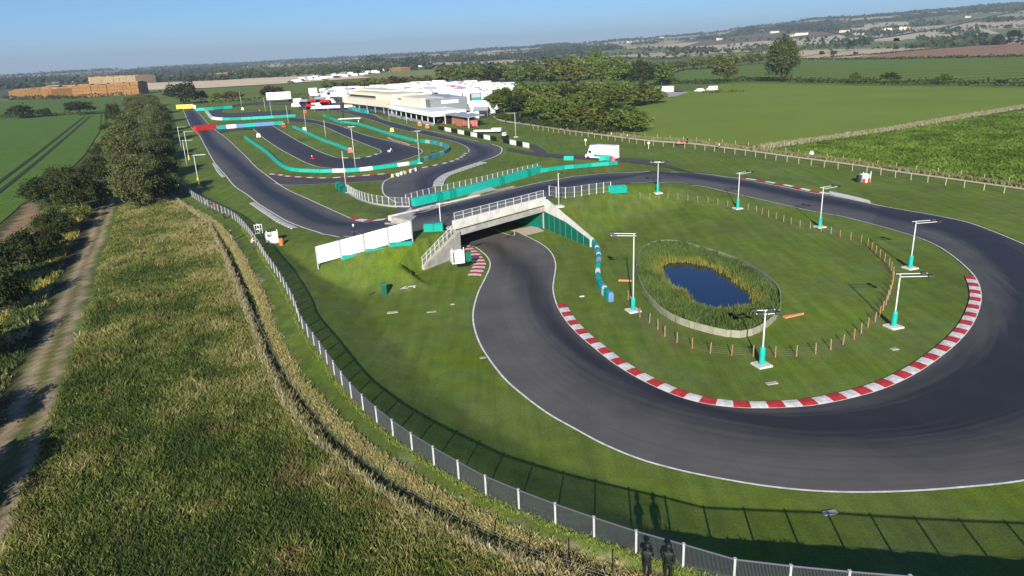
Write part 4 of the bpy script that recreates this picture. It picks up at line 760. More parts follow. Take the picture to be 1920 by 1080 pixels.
mesh_fence('mesh_fence', 'long curving silver mesh fence on the grass bank along the spectator walk', fl, 1.25, 2.25, h0, 'post_grey', (.055, .0172), (1.,), .10, wire_mat='fence_wire', rail_r=.05)
mesh_fence('mesh_fence', 'curved silver rail fence on a white plinth around the underpass cutting', px([(650, 361), (672, 374), (700, 383), (735, 388), (768, 389)]), 1.7, 1.3, h0, 'pole_white', (.16, .02), (1., .5), .07, wall=.35)
mesh_fence('mesh_fence', 'grey rail fence standing behind the turquoise bank beyond the bridge', px([(762, 385), (800, 374), (850, 362), (900, 350), (960, 335), (1008, 324)]), 1.9, 1.6, h0, 'pole_white', (.2, .02), (1., .5), .07)
mesh_fence('mesh_fence', 'short silver rail fence on the track edge right of the bridge', px([(1030, 368), (1060, 372), (1100, 366), (1145, 360)]), 1.6, 1.6, h0, 'pole_white', (.25, .02), (1., .5, .1), .08)
# stake fence round the infield (stakes with a thin net)
def stake_fence(label, Lw, hgt, bay, hf, mats, net=True, name='stake_fence', cat='fence', r=.05, rail=None, group=None, lean=.05, zoff=0):
    n_ = min(max(2, int(round(length(Lw) / bay))), 98); L = resample(Lw, n_ + 1); z = hf(L); t = thing(name, label, cat, v3(L[0], z[0]), group=group); o0 = np.array([L[0][0], L[0][1], z[0]]); ps = []
    for m_ in mats:
        mb = MB().tube((0, 0, -.1), (0, 0, hgt), r, r * .9, 6); ps.append(mb.obj('stake' if name == 'stake_fence' else 'post', m_, t))
    first = [True] * len(ps)
    for i in range(n_ + 1):
        k = (i * 7 + i // 3) % len(ps)
        if first[k]: q = ps[k]; first[k] = False
        else: q = ps[k].copy(); C.collection.objects.link(q)
        q.parent = t; q.location = (L[i][0] - o0[0], L[i][1] - o0[1], z[i] - o0[2]); q.rotation_euler = (random.uniform(-lean, lean), random.uniform(-lean, lean), 0)
    m = MB()
    for i in range(n_):
        a = np.array([*L[i], z[i]]) - o0; b_ = np.array([*L[i + 1], z[i + 1]]) - o0
        if net:
            for zz in (.12, .3, .48, .66): m.tube(a + [0, 0, hgt * zz], b_ + [0, 0, hgt * zz], .008, n=3, cap=False)
        if rail:
            for zz in rail: c = (a + b_) / 2; m.tube(a + [0, 0, zz], b_ + [0, 0, zz], .05, n=5)
    m.obj('net' if not rail else 'rail', 'mesh_net' if not rail else 'wood_pale', t); return t
stake_fence('ring of short wooden and orange stakes around the infield pond lawn', STAKE[:], 1.0, 1.75, h0, ['wood', 'wood_orange', 'wood'])
# post and rail fences along the footpath
stake_fence('pale top-rail fence on the track side of the gravel footpath', px([(1000, 243), (1070, 253), (1145, 263), (1220, 273), (1295, 279), (1345, 285), (1400, 292), (1470, 303), (1540, 313), (1615, 323), (1690, 335), (1765, 346), (1865, 360), (2050, 388)]), 1.25, 3.2, h0, ['wood_pale'], False, 'post_and_rail_fence', r=.07, rail=(1.22,))
stake_fence('plain post and wire fence on the field side of the gravel footpath', px([(1100, 247), (1200, 257), (1300, 264), (1400, 274), (1500, 289), (1600, 304), (1700, 318), (1800, 331), (1920, 348), (2050, 366)]), 1.1, 4.2, h0, ['wood_pale'], True, 'post_and_wire_fence', r=.06)
# posts standing in the ditch beside the rough bank
DP = [(607, 808), (640, 838), (678, 876), (743, 920), (812, 962), (903, 1004), (1014, 1060), (560, 745), (530, 690), (505, 640)]
stake_fence('old dark stakes and wire standing along the ditch', np.array([T(a, b) for a, b in [(450, 540), (478, 600), (515, 672), (560, 745), (607, 806), (640, 840), (680, 874), (743, 918), (812, 960), (903, 1004), (1014, 1058), (1150, 1100)]]), 1.0, 2.3, h0, ['bark'], True, 'stake_fence', r=.035, lean=.12)
stake_fence('old pale split-wood posts edging the rough bank above the ditch', np.array([T(a, b) for a, b in [(296, 350), (345, 386), (392, 418), (412, 462), (428, 495), (444, 535), (466, 592), (498, 678), (535, 755), (572, 808), (600, 834), (662, 884), (713, 922), (793, 980), (891, 1024), (1007, 1069)]]), .55, 2.6, h0, ['wood_pale', 'wood'], True, 'edging_fence', r=.045, lean=.1)
# ================================================================== the bridge
br = thing('track_bridge', 'pale concrete bridge carrying the upper track over the underpass', 'bridge', (float(P1[0]), float(P1[1]), 0), math.atan2(AL[1], AL[0]))
LB = float(np.linalg.norm(P2 - P1)); 
def loc(p): q = np.asarray(p) - P1; return (float(q @ AL), float(q @ NB))
MB().box((LB / 2, 7.1, 3.1), (LB - .02, 13.2, .86)).obj('deck', 'concrete', br)
par = MB().box((LB / 2, .19, 4.12), (LB + .5, .38, 1.16)); 
for k in range(10): par.box((LB * (k + .5) / 10, -.015, 4.12), (LB / 10 - .06, .03, 1.0))
par.obj('parapet', 'pale_concrete', br); 
be = MB().box((LB / 2, .16, 3.14), (LB + .1, .3, .42)).box((LB / 2, .10, 2.78), (LB, .2, .34)); be.obj('edge_beam', 'concrete', br)
MB().box((LB / 2, .36, 3.445), (LB + .1, .3, .17)).obj('groove_shade', 'black', br)  # solid black bar set back in the slot, its shade put into the colour
MB().box((LB / 2, 13.75, 3.35), (LB + .4, .35, .7)).obj('edge_beam', 'pale_concrete', br)
MB().box((-.26, 7.2, 1.34), (.5, 14.4, 2.68)).obj('abutment', 'concrete', br); MB().box((LB + .26, 7.2, 1.34), (.5, 14.4, 2.68)).obj('abutment', 'concrete', br)
# wing walls
fx, fy = loc(FOOTL); lw = MB(); wn_ = np.array([fx, fy]); u = wn_ / np.linalg.norm(wn_); nn = np.array([-u[1], u[0]]) * .28
a0 = np.array([.3, -.05])
lw.prism([a0 + nn, wn_ + nn, wn_ - nn, a0 - nn], [-.8] * 4, [3.3, .5, .5, 3.3]); lw.obj('wing_wall', 'concrete', br)
rx_, ry_ = loc(WINGR); wr = np.array([rx_, ry_]); a1 = np.array([LB + .3, .1]); u2 = (wr - a1) / np.linalg.norm(wr - a1); n2 = np.array([-u2[1], u2[0]]) * .28
MB().prism([a1 + n2, wr + n2, wr - n2, a1 - n2], [-.6] * 4, [4.3, 1.1, 1.1, 4.3]).obj('wing_wall', 'pale_concrete', br)
sgn = -1 if (np.array([0, 0]) - a1) @ n2 < 0 else 1
MB().prism([np.array([LB - .16, .5]), np.array([LB - .03, .5]), np.array([LB - .03, 13.5]), np.array([LB - .16, 13.5])], [.05] * 4, [2.5] * 4).obj('green_panel', 'teal_dark', br)
for k in range(8):
    q0 = a1 + (wr - a1) * (k / 8) + n2 * sgn * 1.12; q1 = a1 + (wr - a1) * ((k + 1) / 8 - .008) + n2 * sgn * 1.12; e = n2 * sgn * .12
    h_0, h_1 = np.interp([k, k + 1], [0, 4, 8], [2.6, 2.2, 1.0]); MB().prism([q0, q1, q1 + e, q0 + e], [0.05] * 4, [h_0, h_1, h_1, h_0]).obj('green_panel', 'teal_dark', br)
g1, g2 = np.array(loc(P2 + NB * 14.6 + AL * .3)), np.array(loc(P2 + NB * 17.5 - AL * 5)); gd = (g2 - g1) / np.linalg.norm(g2 - g1); gn = np.array([-gd[1], gd[0]]) * .2
MB().prism([g1 - gn, g2 - gn, g2 + gn, g1 + gn], [-.4] * 4, [2.6, 1.6, 1.6, 2.6]).obj('added_end_wall', 'concrete', br)  # added, unseen wall closing the far end so the underpass looks dark
def railing(pts, hz, nposts, name='railing', hh=1.0, slant=0.):
    m = MB(); P_ = np.array([[*p, z] for p, z in zip(pts, hz)]); P_ = resample(P_, nposts)
    for p in P_: m.tube(p, p + [0, 0, hh], .035, n=6)
    for a, b_ in zip(P_[:-1], P_[1:]):
        for r_ in (hh, hh * .55): m.tube(a + [0, 0, r_], b_ + [0, 0, r_], .028, n=6)
        k = 9
        for j in range(1, k): c = a + (b_ - a) * j / k; m.tube(c + [0, 0, .08], c + [0, 0, hh], .007, n=3, cap=False)
    m.obj(name, 'pole_white', br)
railing([(0, .19), (LB, .19)], [4.68, 4.68], 12); railing([(-.1, .1), tuple(wn_)], [3.3, .5], 9, hh=1.15)
# ================================================================== padded barriers
def barrier(label, L, hgt, dep, mats, seg=2., hf=h0, cat='barrier', name='barrier', group=None, parts=True, seq=None):
    n_ = min(max(1, int(round(length(L) / seg))), 98); S = resample(L, n_ + 1); z = hf(S); t = thing(name, label, cat, v3(S[0], z[0]), group=group); o0 = np.array([S[0][0], S[0][1]])
    for i in range(n_):
        a, b_ = S[i] - o0, S[i + 1] - o0; u = (b_ - a) / np.linalg.norm(b_ - a); w = np.array([-u[1], u[0]]) * dep / 2; b2 = b_ - u * .03; m = MB(); c = .12 * dep
        za, zb = z[i] - z[0] - .04, z[i + 1] - z[0] - .04; q = random.uniform(-.02, .02) * hgt
        m.prism([a - w, b2 - w, b2 + w, a + w], [za, zb, zb, za], [za + hgt * .86 + q, zb + hgt * .86 + q] * 1 + [zb + hgt * .86 + q, za + hgt * .86 + q])
        w2 = w * .7; m.prism([a - w2, b2 - w2, b2 + w2, a + w2], [za + hgt * .86 + q, zb + hgt * .86 + q, zb + hgt * .86 + q, za + hgt * .86 + q], [za + hgt + q, zb + hgt + q, zb + hgt + q, za + hgt + q])
        mt_ = seq[i % len(seq)] if seq else random.choice(mats); m.obj('barrier_block', mt_, t)
    return t
barrier('big turquoise padded bank beyond the bridge on the far side of the upper track', px([(775, 387), (820, 377), (880, 362), (940, 345), (990, 330), (1012, 322)]), 1.5, 1.1, ['teal_bright', 'teal_bright', 'teal'], 1.6)
barrier('low turquoise barrier running on to the right from the big bank', px([(1012, 323), (1047, 318), (1100, 313), (1157, 308)]), .8, .8, ['teal_bright', 'teal'], 2)
barrier('turquoise blocks by the track edge left of the bridge', px([(796, 433), (832, 431)], h0), 1.0, 1.2, ['teal_bright', 'teal'], 1.6)
barrier('turquoise block at the right end of the short rail fence', px([(1146, 362), (1170, 360)]), 1.2, 1.3, ['teal_bright'], 2.)
barrier('green blocks at the tip of the grass by the curved fence', px([(634, 351), (648, 362)]), 1.1, 1.1, ['teal', 'teal_dark'], 1.6)
barrier('small turquoise block on the service road left of the ambulance', px([(1058, 300), (1076, 300)]), 1.0, .8, ['teal_bright'], 3)
barrier('turquoise block with a red end in front of the ambulance', px([(1124, 301), (1142, 301), (1150, 303)]), 1.1, .9, ['teal_bright'], 1.5, seq=['teal_bright', 'teal_bright', 'pink_red'])
barrier('curved blue, turquoise and white barrier running from the wing wall to the bend', px([(1097, 458), (1110, 460), (1119, 474), (1123, 495), (1121, 517), (1123, 537), (1133, 552), (1146, 566)], h), 1.05, .55, [], .62, hf=h, seq=None or ['teal_bright', 'teal', 'teal', 'blue_tarp', 'teal', 'teal', 'teal', 'blue_tarp', 'white', 'teal', 'teal', 'blue_tarp', 'teal', 'white', 'teal', 'teal', 'blue_tarp', 'grey_light', 'grey_light', 'teal_bright', 'teal', 'teal_bright', 'teal', 'grey_light', 'white', 'white'])
barrier('turquoise barrier across the far end of the home straight', px([(367, 208), (400, 206), (435, 203)]), 1.6, 1.2, ['teal', 'teal_bright'], 5)
barrier('thin turquoise barrier curving round the far left hairpin', px([(387, 210), (393, 217), (402, 224), (440, 225), (500, 222), (555, 219)]), 1.2, 1.4, ['teal_bright', 'teal_bright', 'white', 'teal'], 5)
barrier('red barrier closing off the home straight', px([(366, 247), (405, 242)]), 2.2, 1.6, ['red'], 3)
barrier('blue-green and white barrier between the far loops and the link road', px([(407, 243), (475, 238), (532, 234)]), 1.6, 1.4, ['teal', 'teal_bright', 'white', 'blue_tarp'], 3.5)
barrier('turquoise barrier along the middle grass island', px([(550, 239), (575, 250), (600, 262), (630, 273), (655, 283)]), .8, .7, ['teal_bright'], 3)
barrier('turquoise barrier on the left grass island bending along the link lane', px([(460, 259), (480, 273), (500, 287), (537, 317), (587, 323), (625, 323)]), .8, .7, ['teal_bright'], 3)
barrier('turquoise and white barrier along the near side of the inner loop', px([(625, 323), (662, 322), (700, 318), (740, 313), (775, 308), (785, 306)]), .85, .7, [], 3, seq=['white', 'teal_bright', 'white', 'teal_bright', 'teal_bright'])
barrier('pale green barrier rounding the nose of the hairpin island', px([(785, 306), (812, 296), (830, 290), (841, 282), (835, 276), (815, 270), (790, 267)]), 1.0, .8, [], 2.5, seq=['teal', 'grey_light', 'teal', 'blue_tarp'])
barrier('long turquoise barrier beside the start straight', px([(780, 266), (735, 254), (700, 243), (672, 234), (640, 230)]), .85, .6, ['teal_bright'], 4)
barrier('short turquoise barrier by the start gantry', px([(640, 231), (622, 224), (605, 217)]), .9, .8, ['teal_bright', 'teal'], 4)
barrier('green barrier along the pit exit below the cream stand', px([(652, 205), (672, 209), (690, 213)]), 1.5, 1., ['teal_bright', 'teal'], 4)
# black and white boards along the hairpin
cb = thing('checker_board_wall', 'row of alternating black and white boards along the hairpin verge', 'advertising boards', T3(822, 240)); c0 = T3(822, 240)
for k in range(14):
    a = 822 + k * 12.2; yb = lambda x: 243 + (x - 822) * .205; 
    if k == 9: continue
    p = T3(a, yb(a)); q = T3(a + 11.2, yb(a + 11.2)); d = q - p; m = MB(); m.box((p + q) / 2 - c0 + [0, 0, .68], (float(np.linalg.norm(d[:2])), .12, 1.3), math.atan2(d[1], d[0]))
    m.obj('board', 'white' if k % 2 else 'black', cb)
# ================================================================== floodlights
def floodlight(pbase, ptop, label, azs=(0,), arm=2.4, teal=True, hgt=None, single=False, base=True, yellow=False, wrap=1.35):
    p = T3(*pbase); H_ = hgt or topz(p, ptop); t = thing('floodlight', label, 'floodlight', p)
    MB().tube((0, 0, .1), (0, 0, H_), .075, .05, 10).obj('pole', 'pole_white', t, smooth=True)
    if base: MB().box((0, 0, .02), (1.25, 1.25, .24), .3).obj('concrete_base', 'pale_concrete', t, bevel=.03)
    if teal: MB().lathe((0, 0, .14), [(.2, 0), (.23, .08), (.23, wrap - .15), (.17, wrap)], 12).obj('padding', 'teal_bright' if not yellow else 'yellow', t, smooth=False)
    for az in azs:
        if single: offs = [0.]
        else: offs = [-.42, .42]
        m = MB()
        if not single: m.tube((math.sin(az) * -.5, math.cos(az) * .5, H_ - .12), (math.sin(az) * .5, -math.cos(az) * .5, H_ - .12), .04, n=6)
        for o in offs:
            bx, by = -math.sin(az) * o, math.cos(az) * o; e = (bx + math.cos(az) * arm, by + math.sin(az) * arm); m.tube((bx - .2 * math.cos(az), by - .2 * math.sin(az), H_ - .12), (*e, H_ - .06), .035, n=6)
        m.obj('arm', 'pole_white', t)
        for j, o in enumerate(offs):
            bx, by = -math.sin(az) * o, math.cos(az) * o; ex, ey = bx + math.cos(az) * (arm - .1 - .25 * j), by + math.sin(az) * (arm - .1 - .25 * j)
            lm = MB().box((ex, ey, H_ - .02), (.5, .42, .16), az, taper=.75).box((ex, ey, H_ - .13), (.42, .36, .05), az); lm.obj('lamp_head', 'dark_metal', t)
    return t
floodlight((1706, 503), 415, 'floodlight with a turquoise padded foot at the right of the infield, arms over the track', (R(2),))
floodlight((1675, 613), 514, 'floodlight with a turquoise foot on the right infield lawn outside the stake ring', (R(-8),))
floodlight((1428, 685), 583, 'floodlight just below the pond with lamps on both sides', (R(0), R(180)), arm=.9, wrap=1.5)
floodlight((1187, 583), 438, 'tallest floodlight, left of the pond, arms pointing left', (R(172),), arm=2.2, wrap=1.3)
floodlight((1537, 426), 351, 'floodlight behind the infield with arms over the back track, second from the right', (R(22),), arm=2.4)
floodlight((1383, 391), 324, 'floodlight at the back of the infield, middle of the three', (R(28),), arm=2.3)
floodlight((1233, 362), 303, 'floodlight at the back left of the infield with a crossbar head', (R(10), R(170)), arm=1.2)
floodlight((1048, 387), 325, 'plain white floodlight beside the right end of the bridge', (R(60),), arm=1., teal=False, single=True)
floodlight((827, 428), 380, 'plain white floodlight at the left end of the bridge', (R(200),), arm=.8, teal=False, single=True, base=False, hgt=None)
floodlight((374, 352), 290, 'white floodlight with a yellow foot left of the home straight', (R(0),), arm=3., yellow=True, wrap=2.)
floodlight((650, 361), 283, 'white floodlight at the corner of the curved fence', (R(100),), arm=1.2, teal=False, single=True)
floodlight((667, 319), 237, 'white floodlight on the turquoise barrier by the link lane', (R(0), R(180)), arm=1.3, teal=False)
floodlight((787, 306), 245, 'floodlight with turquoise foot by the hairpin island', (R(0), R(180)), arm=1.2)
floodlight((967, 257), 211, 'floodlight behind the black and white boards, arm pointing left', (R(180),), arm=3., teal=False, single=True)
for k, (a, b, t_) in enumerate([(351, 312, 263), (355, 301, 246), (341, 283, 238)]): floodlight((a, b), t_, ['white lighting pole nearest in the cluster left of the home straight', 'white lighting pole with yellow foot in the cluster left of the home straight', 'white lighting pole farthest in the cluster left of the home straight'][k], (R(0),), arm=3, yellow=True, teal=k == 1, single=True, base=False)
for k, (a, b, t_) in enumerate([(574, 242, 205), (611, 258, 225), (510, 221, 190), (498, 210, 183), (541, 232, 197), (453, 200, 172), (660, 270, 235), (763, 232, 206), (730, 228, 196)]):
    if (a, b) != (660, 270): floodlight((a, b), t_, 'thin white light pole among the far loops and start straight', (R(90),), arm=1.2, teal=False, single=True, base=False)
for o in C.collection.objects:
    if o.get('label') == 'thin white light pole among the far loops and start straight': o['group'] = 'light poles over the far loops'
# ================================================================== pond rim
n_ = 62; Rr = resample(np.vstack([RIM, RIM[:1]]), n_ + 1); rz_ = h0(RIMc + (Rr - RIMc) * 1.05); t = thing('pond_surround', 'low board surround enclosing the reeds of the infield pond', 'surround', v3(RIMc, 0))
for i in range(n_):
    a, b_ = Rr[i] - RIMc, Rr[i + 1] - RIMc; u = (b_ - a) / np.linalg.norm(b_ - a); w = np.array([-u[1], u[0]]) * .03; z0, z1 = rz_[i], rz_[i + 1]; q = a[1] < -3.0
    hh = .68 if 36 < i < 60 or i < 2 else .55; MB().prism([a - w, b_ - w - u * .02, b_ + w - u * .02, a + w], [-.4] * 4, [z0 + hh, z1 + hh, z1 + hh, z0 + hh]).obj('board', 'board_grey' if a[1] < 2 else 'mesh_net', t)
for (a, b_), (c_, d_), lb in [((1160, 527), (1184, 528), 'faded orange board lying on the grass left of the pond'), ((1470, 597), (1506, 590), 'faded orange board lying on the grass right of the pond')]:
    p, q = T3(a, b_), T3(c_, d_); d = q - p; L_ = float(np.linalg.norm(d[:2])); an = math.atan2(d[1], d[0])
    o = MB().prism([(-L_ / 2, -.22), (L_ / 2, -.08), (L_ / 2, .08), (-L_ / 2, .22)], .04, .20).obj('orange_board', 'orange_faded', None, loc=(p + q) / 2); o.rotation_euler = (0, 0, an); tag(o, lb, 'board')
# ================================================================== signs, boards, boxes on the near lawn
a, b_ = T3(597, 505), T3(774, 457); d = b_ - a; L_ = float(np.linalg.norm(d[:2])); t = thing('billboard', 'big white four-bay advertising screen seen on the grass left of the bridge', 'billboard', a, math.atan2(d[1], d[0])); HB = 2.75
za = 0; zb = float(b_[2] - a[2]); zf = lambda x: zb * x / L_
for k in range(5):
    x = L_ * k / 4; MB().box((x, .06, zf(x) + HB / 2 - .2), (.14, .16, HB + .5)).tube((x, .1, zf(x) + HB * .7), (x, 1.5, zf(x)), .04, n=6).obj('post', 'grey_light', t)
for k in range(4):
    for j in range(2):
        x0, x1 = L_ * k / 4 + .1, L_ * (k + 1) / 4 - .1; z0 = .72 + j * (HB - .6) / 2; z1 = z0 + (HB - .6) / 2 - .05
        MB().prism([(x0, -.03), (x1, -.03), (x1, .03), (x0, .03)], [zf(x0) + z0, zf(x1) + z0, zf(x1) + z0, zf(x0) + z0], [zf(x0) + z1, zf(x1) + z1, zf(x1) + z1, zf(x0) + z1]).obj('panel', 'white', t)
    if k: MB().box((L_ * (k + .5) / 4, -.1, zf(L_ * (k + .5) / 4) + .36), (L_ / 4 - .2, .5, .62)).obj('padding', 'teal', t)
p = T3(721, 552); t = thing('waste_bin', 'tall dark green bin standing alone on the near lawn', 'bin', p, .2); MB().box((0, 0, .6), (.55, .5, 1.2), taper=1.08).obj('body', 'green_box', t, bevel=.03); MB().box((0, 0, 1.26), (.66, .6, .12), taper=.8).obj('lid', 'teal_dark', t)
p = T3(697, 552); o = MB().tube((-.35, .1, 0), (-.05, -.1, .02), .04, n=6).tube((-.05, -.1, .02), (.3, .45, .05), .04, n=6).obj('bent_pipe', 'black', None, loc=p + [0, 0, .03]); tag(o, 'small black bent pipe lying on the lawn left of the bin', 'pipe')
# painted race number boards on the lawn: white 24
def text(name, s, size, mat, loc_, rot, label=None, cat=None, parent=None, ext=.01):
    c = bpy.data.curves.new(name, 'FONT'); c.body = s; c.size = size; c.align_x = 'CENTER'; c.align_y = 'CENTER'; c.extrude = ext; c.offset = size * .02
    o = bpy.data.objects.new(name, c); C.collection.objects.link(o); dg = bpy.context.evaluated_depsgraph_get(); me = bpy.data.meshes.new_from_object(o.evaluated_get(dg)); C.collection.objects.unlink(o)
    me.materials.clear(); me.materials.append(MT[mat]); q = bpy.data.objects.new(name, me); C.collection.objects.link(q); q.location = loc_; q.rotation_euler = rot
    if parent: q.parent = parent
    if label: tag(q, label, cat)
    return q
text('painted_number', '24', 1.9, 'line_paint', T3(765, 538) + [0, 0, .04], (0, 0, R(12)), 'white figures lying flat on the lawn right of the bin', 'marking')
for a, b_, sz, lb, m_ in [(736, 586, (1.1, .5), 'pale rectangular drain cover below the bin', 'concrete'), (809, 585, (1.0, .35), 'brownish drain cover right of the pale one', 'board_grey'), (848, 571, (.45, .3), 'tiny pale cover on the lawn near the track', 'concrete'), (1447, 719, (.9, .4), 'grey drain cover inside the red and white kerb', 'concrete'), (1677, 655, (.6, .4), 'small grey cover on the right infield lawn', 'concrete'), (1556, 962, (.8, .35), 'pale drain cover under the mesh fence shadow', 'galvanised'), (905, 671, (.5, .3), 'brown cover beside the outer white line', 'board_grey'), (1091, 556, (.5, .2), 'small white plate on the grass by the curved barrier', 'white')]:
    o = MB().box((0, 0, .02), (*sz, .10), .2).obj('drain_cover', m_, None, loc=T3(a, b_), bevel=.02); tag(o, lb, 'drain cover')
# marshal posts
def marshal_box(p, label, rz, parts):
    t = thing('marshal_post', label, 'marshal post', p, rz)
    MB().box((0, .55, .7), (1.5, .08, 1.4)).box((-.71, 0, .7), (.08, 1.1, 1.4)).box((.71, 0, .7), (.08, 1.1, 1.4)).obj('shelter_wall', 'white', t)
    MB().box((0, 0, .04), (1.5, 1.1, .08)).obj('floor', 'pale_concrete', t)
    for sx_ in (-.7, .7): MB().box((sx_, -.52, .95), (.1, .1, 1.9)).obj('post', 'white', t)
    for nm, m_, c_, s_ in parts: MB().box(c_, s_).obj(nm, m_, t, bevel=.02)
    return t
marshal_box(T3(511, 455), 'white marshal shelter inside the mesh fence, beside the orange barrel', .5, [('front_board', 'white', (0, -.55, .55), (1.4, .05, .9))])
marshal_box(T3(858, 492), 'white marshal box standing against the left wing wall of the bridge', .3, [('front_board', 'white', (.1, -.6, .5), (1.1, .05, 1.0)), ('cabinet', 'white', (.1, .1, .9), (.9, .5, .5))])
marshal_box(T3(1621, 341), 'white marshal box with red and white base beside the footpath fence', .1, [('red_pad', 'red', (-.55, -.65, .35), (.4, .16, .7)), ('white_pad', 'white', (-.1, -.65, .35), (.4, .16, .7)), ('red_pad', 'red', (.4, -.65, .35), (.45, .16, .7)), ('dark_box', 'dark_metal', (-1.1, .1, .7), (.6, .6, 1.1))])
p = T3(528, 460); o = MB().lathe((0, 0, 0), [(.27, 0), (.3, .05), (.3, .3), (.27, .33), (.3, .36), (.3, .65), (.27, .68), (.3, .72), (.3, .98), (.26, 1.0)], 14).obj('barrel', 'orange', None, loc=p, smooth=False); tag(o, 'orange barrel beside the marshal shelter inside the mesh fence', 'barrel')
o = MB().box((0, 0, .55), (.7, .6, 1.1), .2).box((0, 0, 1.13), (.78, .68, .06), .2).obj('cabinet', 'teal_dark', None, loc=T3(878, 489)); tag(o, 'dark green cabinet between the marshal box and the striped kerb', 'cabinet')
t = thing('slatted_gate', 'pair of white slatted frames behind the mesh fence, left of the marshal shelter', 'frame', T3(484, 440), 1.2)
for k in range(2): MB().box((k * .5, 0, .75), (.06, .9, .08)).box((k * .5, -.45, .75), (.07, .07, 1.5)).box((k * .5, .45, .75), (.07, .07, 1.5)).box((k * .5, 0, 1.4), (.06, .9, .08)).box((k * .5, 0, .2), (.06, .9, .08)).obj('slatted_frame', 'pole_white', t)
for a, b_, lb in [(1098, 273, 'white marker post on the verge left of the ambulance'), (1216, 279, 'white marker sign on a post by the footpath fence')]:
    p = T3(a, b_); t = thing('marker_post', lb, 'marker post', p); MB().tube((0, 0, 0), (0, 0, 1.7), .06, n=6).obj('post', 'white', t); MB().box((0, -.04, 1.5), (.55, .06, .5)).obj('sign_plate', 'white', t)
for k, (a, b_) in enumerate([(736, 333), (746, 331), (752, 329), (760, 327), (770, 324), (780, 321)]):
    o = MB().box((0, 0, .35), (.55, .3, .7), .3 * k).box((0, 0, .74), (.4, .25, .1), .3 * k).obj('marker_block', 'white' if k % 3 else 'yellow', None, loc=T3(a, b_)); tag(o, 'white marker block along the kerb where the lanes join' if k % 3 else 'yellow marker block along the kerb where the lanes join', 'marker block', 'marker blocks along the joining kerb')
for a, b_, m_, lb in [(657, 286, 'pink_red', 'red padded block at the end of the middle turquoise barrier'), (532, 238, 'red', 'red and white block at the corner of the far barrier'), (485, 257, 'white', 'small white bollard on the left grass island'), (735, 247, 'yellow', 'small yellow board beside the long turquoise barrier'), (455, 206, 'white', 'white board on the far left hairpin'), (801, 240, 'orange', 'orange tent-shaped board beside the start straight'), (787, 236, 'orange', 'orange block left of the black and white boards'), (571, 245, 'white', 'white marker on the middle grass island'), (573, 212, 'red', 'red block at the far loops corner')]:
    p = T3(a, b_); t = thing('marker_board', lb, 'marker board', p, .3); MB().box((0, 0, .6), (1.5, 1.0, 1.2), taper=.7).obj('block', m_, t); MB().box((0, 0, 1.24), (.9, .5, .1)).obj('cap', 'white', t)
t = thing('timing_mast', 'dark start light mast beside the start straight', 'mast', T3(645, 230)); MB().tube((0, 0, 0), (0, 0, 8), .25, n=8).obj('pole', 'dark_metal', t); MB().box((0, 0, 6.6), (1.6, .8, 3.)).obj('light_panel', 'black', t); MB().box((2.6, 0, 1.6), (9, 3.2, .25)).box((-1, 0, .8), (.3, .3, 1.6)).box((6, 0, .8), (.3, .3, 1.6)).obj('canopy', 'white', t)
t = thing('far_screen', 'large white screen board behind the far loops', 'screen', T3(512, 193), .15); MB().box((4, 0, 4.2), (15, .6, 4.6)).obj('panel', 'white', t); MB().box((-1, .1, 1), (.4, .4, 2.4)).box((9, .1, 1), (.4, .4, 2.4)).obj('legs', 'dark_metal', t)
t = thing('far_screen', 'small white screen board on posts right of the large one', 'screen', T3(580, 186), .1); MB().box((3, 0, 5.0), (5.5, .5, 4.2)).obj('panel', 'white', t); MB().box((3, .1, 1.5), (.4, .4, 3)).obj('legs', 'dark_metal', t)
t = thing('yellow_trailer', 'yellow trailer parked at the far end of the home straight', 'trailer', T3(349, 206), .05); MB().box((0, 0, 1.9), (10, 2.6, 2.6)).obj('body', 'yellow', t, bevel=.1); MB().box((5.6, 0, 1.5), (1.2, 2.3, 2.)).obj('cab', 'white', t); [MB().tube((x, -1.35, .5), (x, 1.35, .5), .5, n=10).obj('wheel', 'rubber', t) for x in (-3.5, -2.2, 4)]
